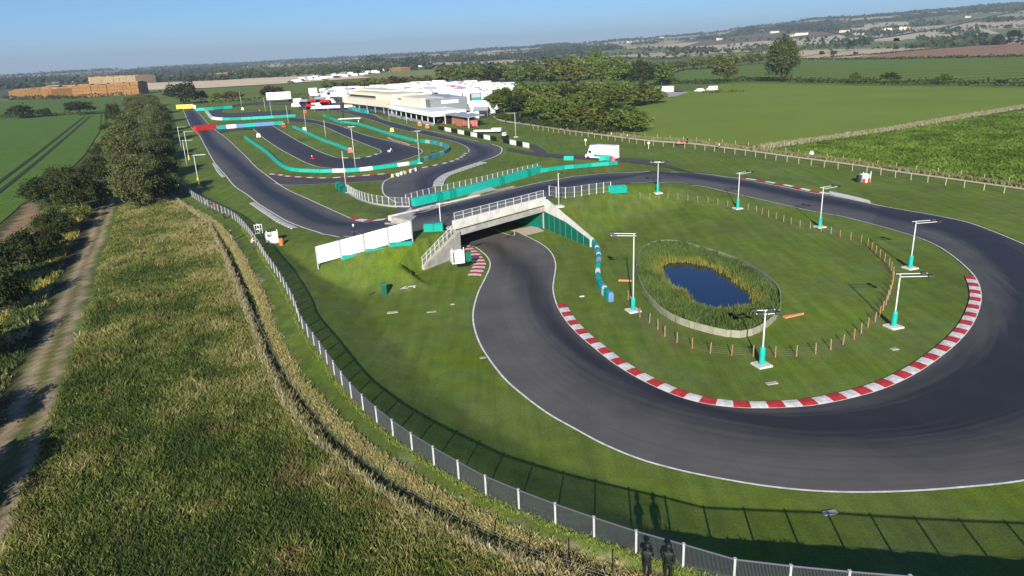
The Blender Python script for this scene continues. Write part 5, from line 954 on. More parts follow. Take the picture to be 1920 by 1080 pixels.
# ================================================================== people
def skin(name, pts, edges, rad, mat, parent=None, root=0, sub=1):
    me = bpy.data.meshes.new(name); me.from_pydata(pts, edges, []); me.update(); o = bpy.data.objects.new(name, me); C.collection.objects.link(o)
    o.modifiers.new('s', 'SKIN'); o.modifiers.new('ss', 'SUBSURF').levels = sub; me.skin_vertices[0].data[root].use_root = True
    for i, r in enumerate(rad): me.skin_vertices[0].data[i].radius = (r, r) if not hasattr(r, '__len__') else r
    dg = bpy.context.evaluated_depsgraph_get(); m2 = bpy.data.meshes.new_from_object(o.evaluated_get(dg)); bpy.data.objects.remove(o); m2.materials.clear(); m2.materials.append(MT[mat])
    m2.polygons.foreach_set('use_smooth', [True] * len(m2.polygons)); q = bpy.data.objects.new(name, m2); C.collection.objects.link(q)
    if parent: q.parent = parent
    return q
def person(p, az, label, top='navy_cloth', legs='denim', pose='stand', hair='hair', group=None, helmet=None, hscale=1., sk='skin'):
    """az: direction faced; figure built facing +y"""
    t = thing('person', label, 'person', p, az - math.pi / 2, group); t.scale = (hscale,) * 3
    hip, kn = .92, .50; lean = 0.; crouch = 0.
    if pose == 'crouch': crouch = .42
    if pose == 'lean': lean = .16
    hz = hip - crouch; fy = .32 if crouch else 0.; sh = np.array([0, lean + .06 * (crouch > 0) * 3, hz + .50]); neck = sh + [0, .02 + lean * .2, .07]; head = neck + [0, .03 + lean * .1, .17]
    P_ = [(0, 0, hz), (0, lean * .45, hz + .25), tuple(sh - [0, 0, .04]), tuple(neck), tuple(head - [0, 0, .05]), tuple(head + [0, 0, .06])]; Ed = [(0, 1), (1, 2), (2, 3), (3, 4), (4, 5)]; Rd = [(.11, .08), (.12, .09), (.15, .10), .055, (.078, .09), (.075, .088)]
    jp, je, jr = [(0, -.01, hz - .07)] + list(P_[1:3]) + [tuple(neck - [0, .01, .01])], [(0, 1), (1, 2), (2, 3)], [(.20, .16), (.17, .13), (.165, .115), (.075, .07)]
    tp, te, tr = [(0, 0, hz + .1), (0, 0, hz - .02)], [(0, 1)], [(.17, .13), (.18, .14)]
    for s in (-1, 1):
        st = .10 if pose != 'walk' else .09; ky = fy + (.18 * s if pose == 'walk' else .02); ay = (-.05 if crouch else 0) + (.24 * s if pose == 'walk' else 0)
        hpt, k_, a_, f_ = (s * .09, 0, hz - .05), (s * (st + .02), ky, kn - crouch * .25), (s * st, ay, .08), (s * (st + .02), ay + .16, .04)
        b0 = len(P_); P_ += [hpt, k_, a_, f_]; Ed += [(0, b0), (b0, b0 + 1), (b0 + 1, b0 + 2), (b0 + 2, b0 + 3)]; Rd += [.068, .052, .042, .038]
        c0_ = len(tp); tp += [hpt, k_, (a_[0], a_[1], .11)]; te += [(1, c0_), (c0_, c0_ + 1), (c0_ + 1, c0_ + 2)]; tr += [.098, .073, .062]
        S = sh + [s * .175, 0, -.02]
        if pose == 'camera': E_ = S + [s * .06, .10, -.25]; H_ = E_ + [-s * .13, .20, .16]
        elif pose == 'lean' or crouch: E_ = S + [s * .05, .10, -.24]; H_ = E_ + [-s * .04, .22, -.02]
        elif pose == 'walk': E_ = S + [s * .05, -.06 * s, -.27]; H_ = E_ + [0, .12 - .1 * s, -.22]
        else: E_ = S + [s * .06, .0, -.27]; H_ = E_ + [-s * .02, .08, -.24]
        b0 = len(P_); P_ += [tuple(S), tuple(E_), tuple(H_)]; Ed += [(2, b0), (b0, b0 + 1), (b0 + 1, b0 + 2)]; Rd += [.055, .042, .03]
        dv = (H_ - E_) / np.linalg.norm(H_ - E_); pm = H_ + dv * .07; b1 = len(P_); P_.append(tuple(pm)); Ed.append((b1 - 1, b1)); Rd.append((.04, .02))
        side = np.array([1., 0, 0]); cl = np.array([0, .3, -.6])
        for j, (of, ln) in enumerate([(-.03, .062), (-.01, .072), (.01, .068), (.03, .055)]):
            q1 = pm + side * of + dv * ln * .5; q2 = q1 + (dv + cl * .5) * ln * .55; k = len(P_); P_ += [tuple(q1), tuple(q2)]; Ed += [(b1, k), (k, k + 1)]; Rd += [.009, .008]
        th = H_ + dv * .03 - side * s * .045 + [0, .015, 0]; k = len(P_); P_ += [tuple(th), tuple(th + dv * .035)]; Ed += [(b1 - 1, k), (k, k + 1)]; Rd += [.011, .009]
        c0_ = len(jp); jp += [tuple(S), tuple(E_), tuple(H_ - dv * .02)]; je += [(2, c0_), (c0_, c0_ + 1), (c0_ + 1, c0_ + 2)]; jr += [.075, .06, .046]
    body = skin('body', P_, Ed, Rd, sk, t, 0, 1)
    skin('jacket', jp, je, jr, top, t, 0, 1); skin('trousers', tp, te, tr, legs, t, 0, 1)
    hc = head + [0, 0, .03]
    fm = MB().lathe((hc[0], hc[1] + .0, hc[2] - .12), [(.03, 0), (.06, .03), (.07, .08)], 8); nm = MB().box((0, hc[1] + .10, hc[2] - .03), (.022, .03, .05)).box((-.03, hc[1] + .085, hc[2] + .005), (.018, .012, .01), mi=1).box((.03, hc[1] + .085, hc[2] + .005), (.018, .012, .01), mi=1).box((0, hc[1] + .082, hc[2] - .075), (.045, .012, .01), mi=2).box((-.085, hc[1], hc[2] - .02), (.015, .035, .055)).box((.085, hc[1], hc[2] - .02), (.015, .035, .055))
    nm.obj('face', [sk, 'black', 'red'], t)
    hm = MB(); hm.lathe((hc[0], hc[1] - .015, hc[2] - .03), [(.092, 0), (.10, .05), (.088, .10), (.05, .135), (.01, .145)], 12)
    if helmet: hm.lathe((hc[0], hc[1], hc[2] - .10), [(.09, 0), (.13, .05), (.135, .14), (.11, .22), (.05, .265), (.01, .27)], 12)
    hm.obj('helmet' if helmet else 'hair', helmet or hair, t, smooth=True)
    for s in (-1, 1): 
        ay = (-.05 if crouch else 0) + (.24 * s if pose == 'walk' else 0); MB().box((s * .11, ay + .07, .045), (.10, .28, .09), taper=.85).obj('shoe', 'black', t, bevel=.02)
    if pose == 'camera': MB().box((0, sh[1] + .42, sh[2] - .12), (.16, .10, .10)).tube((0, sh[1] + .46, sh[2] - .12), (0, sh[1] + .56, sh[2] - .12), .04, n=8).obj('camera_in_hands', 'black', t)
    return t
U90 = math.pi / 2
person(T3(1213, 1086), R(72), 'person in black at the mesh fence, left of the two nearest the camera', 'black', 'black', 'camera', helmet='black', hscale=1.05, sk='black')
person(T3(1252, 1088), R(75), 'person in black at the mesh fence, right of the two nearest the camera', 'black', 'black', 'stand', helmet='black', hscale=1.05, sk='black')
person(T3(387, 393), R(40), 'person in grey at the far mesh fence, behind the one in red', 'grey_cloth', 'denim', 'lean')
person(T3(402, 401), R(35), 'person in a red top leaning on the mesh fence', 'red_cloth', 'navy_cloth', 'lean')
person(T3(420, 411), R(20), 'person in dark clothes crouching on the walk by the mesh fence', 'navy_cloth', 'navy_cloth', 'crouch')
person(T3(435, 452), R(20), 'person in black and white clothes standing alone on the dry verge', 'navy_cloth', 'grey_cloth', 'stand')
person(T3(474, 467), R(10), 'person in a white shirt standing against the mesh fence', 'white_cloth', 'denim', 'lean')
person(T3(665, 447), R(100), 'marshal in dark clothes and white helmet behind the billboard', 'navy_cloth', 'navy_cloth', 'stand', helmet='white')
person(T3(975, 237), R(190), 'person in blue walking on the path beside the paddock', 'blue', 'denim', 'walk')
person(T3(948, 231), R(190), 'dark dressed person on the path near the white trucks', 'navy_cloth', 'navy_cloth', 'walk')
person(T3(1063, 243), R(0), 'person in white walking on the path below the wood', 'white_cloth', 'white_cloth', 'walk')
person(T3(1146, 258), R(10), 'person in white walking on the path behind the ambulance', 'white_cloth', 'grey_cloth', 'walk')
person(T3(1176, 262), R(190), 'person in white and black on the path right of the ambulance', 'white_cloth', 'black', 'walk')
person(T3(1343, 279), R(190), 'person in grey of the pair walking on the footpath', 'grey_cloth', 'denim', 'walk'); person(T3(1348, 280), R(190), 'person in white and navy of the pair walking on the footpath', 'white_cloth', 'navy_cloth', 'walk')
person(T3(1289, 270), R(200), 'person in black behind the red cart on the footpath', 'black', 'black', 'stand', hscale=1.1)
person(T3(1413, 285), R(180), 'person in a brownish red top on the path by the field corner', 'pink_red', 'grey_cloth', 'walk')
p = T3(1276, 272); t = thing('hand_cart', 'low red cart on the footpath in front of the person in black', 'cart', p, .05)
MB().box((0, 0, .55), (2.3, .9, .35)).box((-.6, 0, .85), (.8, .8, .35)).obj('body', 'pink_red', t, bevel=.04); [MB().tube((x, y - .06, .25), (x, y + .06, .25), .25, n=12).obj('wheel', 'rubber', t) for x in (-.8, .8) for y in (-.45, .45)]; MB().tube((1.1, 0, .6), (1.7, 0, 1.0), .03).obj('handle', 'dark_metal', t)
p = T3(1521, 293); t = thing('grit_bin', 'pale rounded sack standing in the grass by the footpath', 'sack', p); MB().lathe((0, 0, 0), [(.4, 0), (.5, .3), (.48, .8), (.25, 1.15), (.08, 1.2)], 12).obj('sack', 'white', t, smooth=True)
# spectators and crew along the pit wall, a few pixels each
k = 0
for a, b_ in [(822, 233), (826, 231), (832, 236), (838, 232), (851, 236), (862, 236), (868, 239), (873, 232), (880, 235), (884, 241), (889, 236), (895, 243), (899, 233), (742, 220), (754, 224), (764, 227), (776, 230), (790, 232)]:
    cl_ = ['navy_cloth', 'white_cloth', 'red_cloth', 'black', 'grey_cloth'][k % 5]; k += 1
    if k <= 5: person(T3(a, b_), R(230 + 20 * (k % 4)), 'standing spectator among the small crowd on the pit side of the start straight', cl_, ['denim', 'black'][k % 2], 'stand', group='spectators by the paddock'); 
    else:
        src = [o for o in C.collection.objects if o.get('group') == 'spectators by the paddock'][k % 5]; copytree(src, tree_of(src), T3(a, b_), k * 1.3)
# ================================================================== karts
def kart(p, az, label, col):
    t = thing('kart', label, 'kart', p, az)
    MB().box((0, 0, .1), (1.7, .62, .05)).box((.85, 0, .16), (.2, .95, .14)).box((-.82, 0, .18), (.12, 1.2, .16)).obj('chassis', 'dark_metal', t); MB().box((.6, 0, .3), (.55, .36, .3), taper=.6).box((0, .52, .2), (.8, .2, .2)).box((0, -.52, .2), (.8, .2, .2)).obj('fairing', col, t, bevel=.03)
    for x in (.6, -.6):
        for y in (-.55, .55): MB().tube((x, y - .09, .14), (x, y + .09, .14), .14, n=12).obj('wheel', 'rubber', t)
    MB().box((-.2, 0, .25), (.45, .4, .12)).box((-.42, 0, .45), (.1, .4, .4)).obj('seat', 'black', t)
    d_ = thing('person', 'driver in helmet and race suit seated in the ' + label.split(' kart')[0] + ' kart', 'person', p, az)
    MB().lathe((-.25, 0, .3), [(.16, 0), (.2, .2), (.22, .42), (.1, .52)], 10).tube((-.15, .1, .35), (.45, .12, .32), .09, .06, 8).tube((-.15, -.1, .35), (.45, -.12, .32), .09, .06, 8).tube((-.25, .2, .72), (.15, .12, .52), .06, .04, 8).tube((-.25, -.2, .72), (.15, -.12, .52), .06, .04, 8).obj('race_suit', col if col != 'white' else 'white_cloth', d_, smooth=True)
    MB().lathe((-.25, 0, .8), [(.07, 0), (.13, .06), (.14, .14), (.10, .24), (.02, .28)], 12).obj('helmet', 'white', d_, smooth=True)
kart(T3(586, 299), R(-60), 'red kart at the bottom of the left lane of the inner loop', 'red'); kart(T3(732, 285), R(150), 'white kart at the turn of the inner loop', 'white'); kart(T3(487, 209), R(0), 'white and red kart on the far loop lane', 'pink_red')
# ================================================================== vehicles
def vehicle(p, az, label, kind='van', col='white', L_=5., W_=2., H_=2., name='parked_van', cat='van', group=None):
    t = thing(name, label, cat, p, az, group); w = W_ / 2
    if kind == 'van': prof = [(L_ / 2, .35), (L_ / 2, .95), (L_ / 2 - .55, 1.25), (L_ / 2 - 1.3, H_ - .05), (L_ / 2 - 1.8, H_), (-L_ / 2 + .08, H_), (-L_ / 2, H_ - .15), (-L_ / 2, .35)]
    elif kind == 'truck': prof = [(L_ / 2 - 2., .9), (L_ / 2 - 2, H_), (-L_ / 2, H_), (-L_ / 2, .9)]
    else: prof = [(L_ / 2, .3), (L_ / 2, .7), (L_ / 2 - .9, .9), (L_ / 2 - 1.6, H_), (-L_ / 2 + .9, H_), (-L_ / 2 + .1, .95), (-L_ / 2, .8), (-L_ / 2, .3)]
    m = MB(); n = len(prof); a = sum(prof[i][0] * prof[(i + 1) % n][1] - prof[(i + 1) % n][0] * prof[i][1] for i in range(n)); pr = prof if a > 0 else prof[::-1]
    vs = [(q[0], -w * (1 if q[1] < 1.3 else .9), q[1]) for q in pr] + [(q[0], w * (1 if q[1] < 1.3 else .9), q[1]) for q in pr]
    m.add(vs, [tuple(range(n)), tuple(range(n, 2 * n))[::-1]] + [(i, n + i, n + (i + 1) % n, (i + 1) % n) for i in range(n)]); m.obj('body', col, t, bevel=.05)
    if kind == 'truck': MB().box((L_ / 2 - 1., 0, 1.65), (1.9, W_ * .95, 2.3), taper=.9).obj('cab', col, t, bevel=.08); MB().box((L_ / 2 - .09, 0, 2.1), (.08, W_ * .8, .8)).obj('windscreen', 'glass_dark', t)
    elif kind == 'van': MB().add([(L_ / 2 - .52, -w * .85, 1.28), (L_ / 2 - .52, w * .85, 1.28), (L_ / 2 - 1.26, w * .8, H_ - .14), (L_ / 2 - 1.26, -w * .8, H_ - .14)], [(0, 1, 2, 3)]).obj('windscreen', 'glass_dark', t).location = (.03, 0, .02)
    else: MB().box((-.1, 0, H_ - .32), (L_ * .42, W_ * .95, .3), taper=.9).obj('windows', 'glass_dark', t)
    for x in (L_ / 2 - .85, -L_ / 2 + .9):
        for y in (-w + .05, w - .05): MB().tube((x, y - .12, .35), (x, y + .12, .35), .36, n=12).obj('wheel', 'rubber', t)
    return t
pa, pb = T3(1103, 297), T3(1157, 301); d = pa - pb; az = math.atan2(d[1], d[0]) + .05; L_ = float(np.linalg.norm(d[:2])) * .98
amb = vehicle((pa + pb) / 2 + np.array([0, .6, 0]), az, 'white ambulance with green and teal side stripe parked on the grass verge', 'van', 'white', L_, 2.4, 3.3, 'parked_ambulance', 'ambulance')
for s in (-1, 1):
    MB().box((-.9, s * 1.20, .95), (L_ * .64, .04, .5)).obj('side_stripe', 'teal', amb); MB().box((.1, s * 1.085, 2.3), (.8, .06, .6)).box((-1.5, s * 1.085, 2.3), (.9, .06, .55)).obj('side_window', 'glass_dark', amb); MB().box((L_ / 2 - 1.35, s * 1.14, 1.7), (.8, .1, .6)).obj('door_window', 'glass_dark', amb); MB().box((L_ / 2 - .02, s * .8, .8), (.06, .3, .2)).obj('headlight', 'pole_white', amb)
MB().box((L_ / 2 - 1.9, 0, 3.38), (.35, 1.5, .16)).obj('light_bar', 'blue', amb, bevel=.03)
vehicle(T3(1249, 174), R(185), 'large white box van in the lay-by beyond the wood', 'van', 'white', 7.5, 2.4, 3.4, 'parked_van', 'van'); vehicle(T3(1272, 172), R(182), 'dark car beside the white box van in the lay-by', 'car', 'dark_metal', 5., 1.9, 1.5, 'parked_car', 'car')
vehicle(T3(1311, 172), R(180), 'white car in the lay-by, middle of the parked group', 'car', 'white', 5.2, 1.9, 1.7, 'parked_car', 'car'); vehicle(T3(1334, 170), R(180), 'small white van at the right end of the lay-by', 'van', 'white', 5.8, 2.1, 2.4, 'parked_van', 'van'); vehicle(T3(1237, 178), R(180), 'white car half hidden by the wood at the lay-by', 'car', 'white', 4.8, 1.9, 1.6, 'parked_car', 'car')
strip('service_road', gp([(1190, 190), (1260, 182), (1320, 177), (1392, 176)]), gp([(1190, 180), (1260, 174), (1320, 171), (1395, 170)]), h0, .05, 'concrete', 4, 3)
hedge(gp([(1318, 176), (1350, 174), (1390, 173)]), 6, 1.5, 'low brown scrub on the bank beside the lay-by', 'leaf_brown', leaf=.7, dens=1.2, seed=31)
# caravans and cars on the tan field far away
first = None; FG = 'vehicles parked on the far tan field'
cvs = []
rs = random.Random(5)
for i in range(46):
    u = i / 45; a = 545 + 240 * u + rs.uniform(-3, 3); b_ = 155.5 - 27 * u * 1.0 + rs.uniform(-1.1, 1.1) - (3 if i % 3 == 0 and u > .15 else 0)
    g = G(a, b_); lab = 'white vehicle in the long line parked on the far tan field' if i % 4 else 'dark vehicle in the long line parked on the far tan field'
    if i < 4: cvs.append(vehicle((g[0], g[1], .4), rs.uniform(-.3, .3), lab, 'van' if i % 2 else 'car', 'white' if i % 4 else 'dark_metal', 8, 3.0, 3.2 if i % 2 else 2.4, 'parked_vehicle', 'vehicle', FG))
    else: s_ = cvs[i % 4]; copytree(s_, tree_of(s_), (g[0], g[1], .4), rs.uniform(-.4, .4), rs.uniform(.9, 1.3), lab, FG)
# ================================================================== paddock
def frame(pa, pb):
    a, b_ = T3(*pa), T3(*pb); d = b_ - a; return a, float(np.linalg.norm(d[:2])), math.atan2(d[1], d[0])
a, L_, an = frame((652, 204), (742, 216)); t = thing('grandstand', 'long cream two-storey race control building with dark window bands beside the start straight', 'building', a, an)
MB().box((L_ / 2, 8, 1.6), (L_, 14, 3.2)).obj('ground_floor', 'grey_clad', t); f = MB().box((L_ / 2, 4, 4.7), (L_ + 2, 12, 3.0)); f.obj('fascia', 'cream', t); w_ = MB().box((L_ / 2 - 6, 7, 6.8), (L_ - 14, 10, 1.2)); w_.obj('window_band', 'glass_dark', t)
MB().box((L_ / 2, 8.5, 8.0), (L_ + 1, 14, 1.3)).obj('roof', 'cream', t); MB().box((L_ * .82, 5, 7.2), (L_ * .3, 11, 3.2)).obj('control_tower', 'cream', t); MB().box((L_ * .3, 11, 9.3), (L_ * .7, 8, .9)).obj('roof_unit', 'cream', t)
for k in range(7): MB().box((L_ * k / 6, -1.2, 1.6), (.35, .35, 3.2)).obj('column', 'grey_light', t)
a, L_, an = frame((742, 217), (822, 234)); t = thing('pit_building', 'white and cream pit building with a dark open front on columns', 'building', a, an)
MB().box((L_ / 2, 9, 1.5), (L_, 10, 3.)).obj('garage_shade', 'black', t); MB().box((L_ / 2, 4.5, 3.9), (L_ + 1, 14, 1.7), taper=.97).obj('canopy', 'white', t); MB().box((L_ * .25, 8, 6.4), (L_ * .5, 10, 3.6)).obj('upper_floor', 'cream', t)  # lower box is solid; shade of the open front is its black colour
for k in range(9): MB().box((L_ * k / 8, -1.6, 1.55), (.3, .3, 3.1)).obj('column', 'pole_white', t)
MB().box((L_ / 2, -2.6, .55), (L_ + 4, .25, 1.1)).obj('pit_wall', 'grey_light', t)
a = T3(815, 226); L_ = 16.; an = R(24); t = thing('clubhouse', 'large grey clad hall with a pale sign band behind the pit building', 'building', a, an)
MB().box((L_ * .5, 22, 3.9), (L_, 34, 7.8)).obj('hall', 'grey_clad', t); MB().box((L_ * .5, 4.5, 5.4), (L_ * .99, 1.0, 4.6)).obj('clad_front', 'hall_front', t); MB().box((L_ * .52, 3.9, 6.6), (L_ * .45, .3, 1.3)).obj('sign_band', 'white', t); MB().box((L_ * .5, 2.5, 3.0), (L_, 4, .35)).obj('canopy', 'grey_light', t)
MB().box((L_ * .5, 4.75, 1.4), (L_ * .8, .5, 2.4)).obj('glass_front', 'glass_dark', t); MB().prism([(-.3, 4.5), (L_ + .3, 4.5), (L_ + .3, 39.3), (-.3, 39.3)], 7.8, 8.1).obj('roof', 'grey_light', t)
a, L_, an = frame((842, 234), (876, 240)); t = thing('kiosk', 'small brick kiosk with a sloping dark canopy behind the boards', 'building', a, an)
MB().box((L_ * .35, 3, 1.6), (L_ * .65, 4, 3.2)).obj('brick_wall', 'brick', t); MB().box((L_ * .82, 2.8, 1.5), (L_ * .3, 3, 2.4)).obj('poster_wall', 'pink_red', t); MB().prism([(-4, -.5), (L_ + 2, -.5), (L_ + 2, 6), (-4, 6)], [3.6, 3.6, 4., 4.], [3.85, 3.85, 4.25, 4.25]).obj('roof', 'grey_light', t); [MB().box((x, 0, 1.8), (.25, .25, 3.6)).obj('post', 'white', t) for x in (-3.5, L_ + 1.5)]
p = T3(893, 206); t = thing('screen_tower', 'teal and white screen tower on the paddock edge', 'tower', p, .1); MB().box((0, 0, 1.5), (1, 1, 3)).obj('mast', 'dark_metal', t); MB().box((0, 0, 5), (5.2, .8, 4.6)).obj('frame', 'dark_metal', t); MB().box((.2, -.46, 4.1), (4.2, .1, 2.3)).obj('teal_panel', 'teal', t); MB().box((.2, -.46, 6.3), (4.2, .1, 1.7)).obj('pale_panel', 'grey_light', t)
for (x, y), lb in [((861, 224), 'white sign board on posts in front of the grey hall, left one'), ((882, 226), 'white sign board left of the pair behind the boards'), ((894, 224), 'white sign board right of the pair behind the boards')]:
    p = T3(x, y + 8); t = thing('sign_board', lb, 'sign', p, .15); MB().box((0, 0, 3.2), (2.0, .15, 2.4)).obj('panel', 'white', t); MB().box((-.8, .05, 1.), (.12, .12, 2)).box((.8, .05, 1.), (.12, .12, 2)).obj('legs', 'grey_light', t)
t = thing('flatbed_trailer', 'long white flat trailer parked behind the boards', 'trailer', T3(915, 250), -.25); MB().box((0, 0, .9), (9, 2.4, .5)).box((3, 0, 1.4), (3, 2.3, .6)).obj('bed', 'white', t, bevel=.04); [MB().tube((x, -1.2, .4), (x, 1.2, .4), .4, n=10).obj('wheel', 'rubber', t) for x in (-3, -2, 3)]
t = thing('utility_buggy', 'white and black buggy behind the board wall near its right end', 'buggy', T3(947, 260), 1.2); MB().box((0, 0, .6), (2.6, 1.4, .6)).obj('body', 'black', t, bevel=.05); MB().box((-.3, 0, 1.85), (1.6, 1.3, .1)).box((-.3, 0, 1.3), (1.2, 1.1, .5)).obj('roof', 'white', t); [MB().tube((x, y - .1, .3), (x, y + .1, .3), .3, n=10).obj('wheel', 'rubber', t) for x in (-.9, .9) for y in (-.7, .7)]
# awnings, trucks, motorhomes
def awning(p, az, label, col, wx, wy, hh, group):
    t = thing('awning_tent', label, 'tent', p, az, group); e, r_ = hh * .62, hh
    MB().add([(-wx / 2, -wy / 2, e), (wx / 2, -wy / 2, e), (wx / 2, wy / 2, e), (-wx / 2, wy / 2, e), (-wx / 2, 0, r_), (wx / 2, 0, r_)], [(0, 1, 5, 4), (2, 3, 4, 5), (0, 4, 3), (1, 2, 5), (3, 2, 1, 0)]).obj('roof', col, t)
    m = MB().box((0, wy / 2 - .05, e / 2), (wx, .06, e - .05)).box((-wx / 2 + .05, 0, e / 2), (.06, wy - .2, e - .05)); m.obj('side_wall', col, t)
    lg = MB().box((-wx / 2 + .1, -wy / 2 + .1, e / 2), (.1, .1, e)); l0 = lg.obj('leg', 'grey_light', t); q = l0.copy(); C.collection.objects.link(q); q.parent = t; q.location = (wx - .2, 0, 0)
    return t
PDK = gp([(600, 178), (640, 182), (700, 186), (760, 181), (800, 180), (872, 186), (886, 197), (905, 221), (925, 208), (935, 190), (960, 178), (965, 166), (850, 161), (780, 163), (700, 171), (640, 173)])
rs = random.Random(9); pr = {}
KINDS = [('tent_white', .42), ('truck_white', .27), ('van_white', .11), ('tent_grey', .05), ('tent_red', .06), ('tent_blue', .03), ('car_dark', .06)]
GRP = {'tent_white': ('white awning tent packed among the trucks in the paddock', 'white awnings in the paddock'), 'truck_white': ('white race truck parked among the awnings of the paddock', 'white trucks in the paddock'), 'van_white': ('white van parked among the awnings of the paddock', 'white vans in the paddock'), 'tent_grey': ('grey awning tent among the white ones of the paddock', 'grey awnings in the paddock'), 'tent_red': ('red awning tent among the white ones of the paddock', 'red awnings in the paddock'), 'tent_blue': ('blue awning tent among the white ones of the paddock', 'blue awnings in the paddock'), 'car_dark': ('dark car parked between the awnings of the paddock', 'dark cars in the paddock')}
lo, hi = PDK.min(0), PDK.max(0); spots = []
for iy in range(60):
    for ix in range(60):
        x = lo[0] + ix * 5.9 + (iy % 2) * 2.5 + rs.uniform(-1.2, 1.2); y = lo[1] + iy * 8.0 + rs.uniform(-1.6, 1.6)
        if x < hi[0] and y < hi[1] and inpoly(np.array([[x, y]]), PDK)[0]: spots.append((x, y))
BUILT = [T(697, 196), T(780, 208), T(838, 208)]
for i, (x, y) in enumerate(spots):
    r_ = rs.random(); acc = 0; kd = 'tent_white'
    for kk_, pw in KINDS:
        acc += pw
        if r_ < acc: kd = kk_; break
    px_, py_ = proj(x, y, 0)
    if (790 < px_ < 885 and py_ > 186) or (650 < px_ < 800 and py_ > 181): continue
    lab, grp = GRP[kd]; az = rs.choice([-.25, -.2, -.3, 1.3, -.25]) + rs.uniform(-.08, .08)
    if kd not in pr:
        if kd.startswith('tent'): pr[kd] = awning((x, y, .06), az, lab, {'white': 'white', 'grey': 'grey_light', 'red': 'red', 'blue': 'blue'}[kd.split('_')[1]], 6.2, 5.8, 3.7, grp)
        elif kd == 'truck_white': pr[kd] = vehicle((x, y, .06), az, lab, 'truck', 'white', 10.5, 2.6, 3.9, 'race_truck', 'truck', grp)
        elif kd == 'van_white': pr[kd] = vehicle((x, y, .06), az, lab, 'van', 'white', 6.2, 2.1, 2.7, 'parked_van', 'van', grp)
        else: pr[kd] = vehicle((x, y, .06), az, lab, 'car', 'dark_metal', 4.6, 1.8, 1.5, 'parked_car', 'car', grp)
        pr[kd + '_t'] = tree_of(pr[kd])
    else: copytree(pr[kd], pr[kd + '_t'], (x, y, .06), az, rs.uniform(1.0, 1.25))
# the clutter at the left end of the paddock, by the far loops
cl = [(905, 216, 'truck_white', 1), (912, 208, 'truck_white', 1.1), (918, 201, 'tent_white', 1.3), (928, 196, 'truck_white', 1), (908, 201, 'tent_white', 1.2), (900, 194, 'truck_white', 1.1), (938, 187, 'tent_red', 1.1), (925, 188, 'tent_white', 1.3), (915, 192, 'tent_white', 1.3), (548, 190, 'car_dark', 1), (560, 193, 'van_white', 1), (556, 201, 'van_white', .8), (572, 196, 'tent_grey', .8), (585, 196, 'tent_red', .8), (594, 201, 'van_white', .9), (601, 193, 'tent_grey', 1), (611, 198, 'tent_red', .9), (620, 194, 'van_white', 1), (614, 188, 'truck_white', .8), (628, 188, 'tent_white', 1), (593, 186, 'tent_white', 1), (583, 205, 'tent_red', .7), (640, 196, 'car_dark', 1), (604, 185, 'truck_white', .9), (565, 187, 'car_dark', 1.)]
for a, b_, kd, s_ in cl:
    if kd in pr: copytree(pr[kd], pr[kd + '_t'], T3(a, b_), rs.uniform(-.5, .5), s_)
t = thing('long_awning', 'long low white awning at the start of the straight by the link road', 'tent', T3(592, 208), -.05); MB().box((11, 0, 1.8), (26, 4, 1.2), taper=.95).obj('roof', 'white', t); [MB().box((x, -1.8, .6), (.2, .2, 1.3)).obj('leg', 'grey_light', t) for x in (0, 7, 14, 22)]
# ================================================================== straw stacks and far sheds
def stack(pts, top, label, mat='straw', depth=28, steps=()):
    a, b_ = G(*pts[0]), G(*pts[1]); d = b_ - a; L_ = float(np.linalg.norm(d)); t = thing('straw_stack', label, 'straw stack', (a[0], a[1], 0), math.atan2(d[1], d[0])); H_ = topz((a[0], a[1], 0), top)
    m = MB(); rs = random.Random(int(a[0])); nb = max(4, int(L_ / 7))
    for k in range(nb):
        hh = H_ * (1 + rs.uniform(-.05, .05)) * (1 if not steps else np.interp(k / nb, [s[0] for s in steps], [s[1] for s in steps])); y0 = rs.uniform(-.5, .5)
        x0, x1 = L_ * k / nb, L_ * (k + 1) / nb - .15
        for j in range(4): m.box(((x0 + x1) / 2 + rs.uniform(-.2, .2), depth / 2 + y0 + rs.uniform(-.3, .3), hh * (j + .5) / 4), (x1 - x0, depth + rs.uniform(-.6, .6), hh / 4 - .12))
    m.obj('bales', mat, t); tp = MB()
    for k in range(nb // 2): tp.box((L_ * (k + .5) / (nb // 2), depth * .5, H_ * (1.0 if not steps else np.interp((k + .5) / (nb // 2), [s[0] for s in steps], [s[1] for s in steps])) + .35), (L_ / (nb // 2) * .8, depth * .6, .7))
    tp.obj('top_bales', 'straw_pale', t); return t
stack(((18, 185), (100, 186)), 167, 'low end of the long orange straw stack at the far left', steps=((0, .8), (.5, 1.0), (1, .95)))
stack(((84, 186), (262, 177)), 162, 'long tall orange straw stack in the left background', depth=30, steps=((0, 1.0), (.2, .92), (.8, .95), (1, 1.)))
stack(((168, 160), (256, 157)), 145, 'pale straw stack standing behind the long orange one', 'straw_pale', 40)
stack(((355, 151), (388, 150)), 141, 'tan straw stack on the far tan field, leftmost of the small ones', 'straw', 25); stack(((406, 150), (428, 149)), 138, 'brown straw stack right of the tan one on the far field', 'straw', 25); stack(((525, 140.5), (551, 139.5)), 134, 'small straw stack below the long green wood', 'straw', 25); stack(((731, 135), (752, 134.5)), 128, 'small straw stack at the right end of the parked vehicles', 'straw', 20)
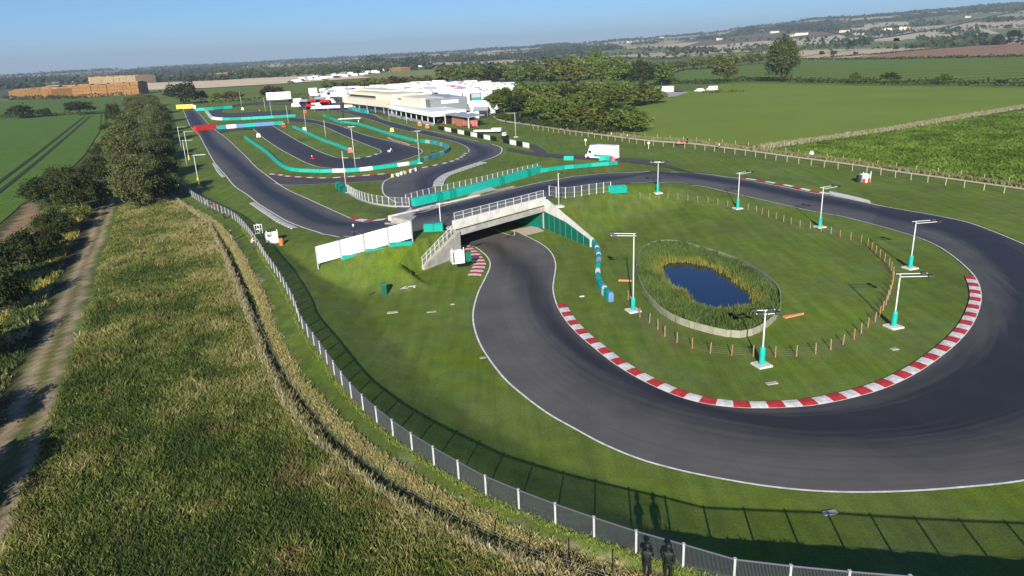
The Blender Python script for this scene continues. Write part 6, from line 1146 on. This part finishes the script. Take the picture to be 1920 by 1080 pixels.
for (x0, x1, y, tp_, lb) in [(265, 330, 150, 146.5, 'long low white shed roofs beyond the left straw stacks'), (430, 452, 148, 138, 'pale shed beside the brown straw stack'), (760, 790, 124, 119, 'pale farm building at the edge of the far wood'), (806, 822, 119, 112, 'white gabled farmhouse at the end of the far wood'), (1002, 1013, 107, 102, 'white farmhouse in front of the blue-green wood')]:
    a, b_ = G(x0, y), G(x1, y - (x1 - x0) * .045); d = b_ - a; L_ = float(np.linalg.norm(d)); H_ = topz((a[0], a[1], 0), tp_); t = thing('farm_building', lb, 'building', (a[0], a[1], 0), math.atan2(d[1], d[0]))
    MB().box((L_ / 2, 8, H_ * .35), (L_, 16, H_ * .7)).obj('wall', 'cream', t); MB().add([(-.5, -.5, H_ * .7), (L_ + .5, -.5, H_ * .7), (L_ + .5, 16.5, H_ * .7), (-.5, 16.5, H_ * .7), (-.5, 8, H_), (L_ + .5, 8, H_)], [(0, 1, 5, 4), (2, 3, 4, 5), (0, 4, 3), (1, 2, 5)]).obj('roof', 'grey_light', t)
rs = random.Random(3)
for i, (x, y) in enumerate([(1430, 60), (1452, 62), (1484, 68), (1502, 66), (1663, 57), (1690, 55), (1700, 55), (1815, 34), (1612, 66), (1583, 61), (1376, 66), (1350, 75), (1240, 72), (1180, 80)]):
    r_ = ray(x, y); a_ = math.atan2(r_[0], r_[1]); rr_ = np.linspace(1400, 5000, 400); Pq = np.stack([np.sin(a_) * rr_, np.cos(a_) * rr_], 1); zz = h0(Pq); ys = np.array([proj(q[0], q[1], z)[1] for q, z in zip(Pq, zz)]); j = int(np.argmin(abs(ys - y))); g, z = Pq[j], zz[j]
    s_ = 1.4; t = thing('distant_house', 'tiny pale house on the distant wooded hillside', 'house', (g[0], g[1], z), rs.random(), 'houses scattered on the far hills'); MB().box((0, 0, 3), (16 * s_ * (1 + rs.random()), 9, 8)).obj('wall', 'cream', t); MB().prism([(-13, -6), (13, -6), (13, 6), (-13, 6)], 7, [8, 8, 8, 8]).obj('roof', 'brick', t)
# ================================================================== haze
hz_ = MB().box((0, 5200, 118), (17000, 13000, 242)); hz_.obj('haze', 'white', None)
ho = C.collection.objects['haze']; m = bpy.data.materials.new('haze_air'); m.use_nodes = True; n = m.node_tree; n.nodes.clear(); out = n.nodes.new('ShaderNodeOutputMaterial'); pv = n.nodes.new('ShaderNodeVolumePrincipled')
pv.inputs['Color'].default_value = (.62, .75, .92, 1); pv.inputs['Density'].default_value = .00014; pv.inputs['Anisotropy'].default_value = .1; n.links.new(pv.outputs[0], out.inputs['Volume']); ho.data.materials.clear(); ho.data.materials.append(m); ho['kind'] = 'stuff'; ho['label'] = 'thin bluish haze over the distant plain and hills'
# keep every label on one thing, or on one group
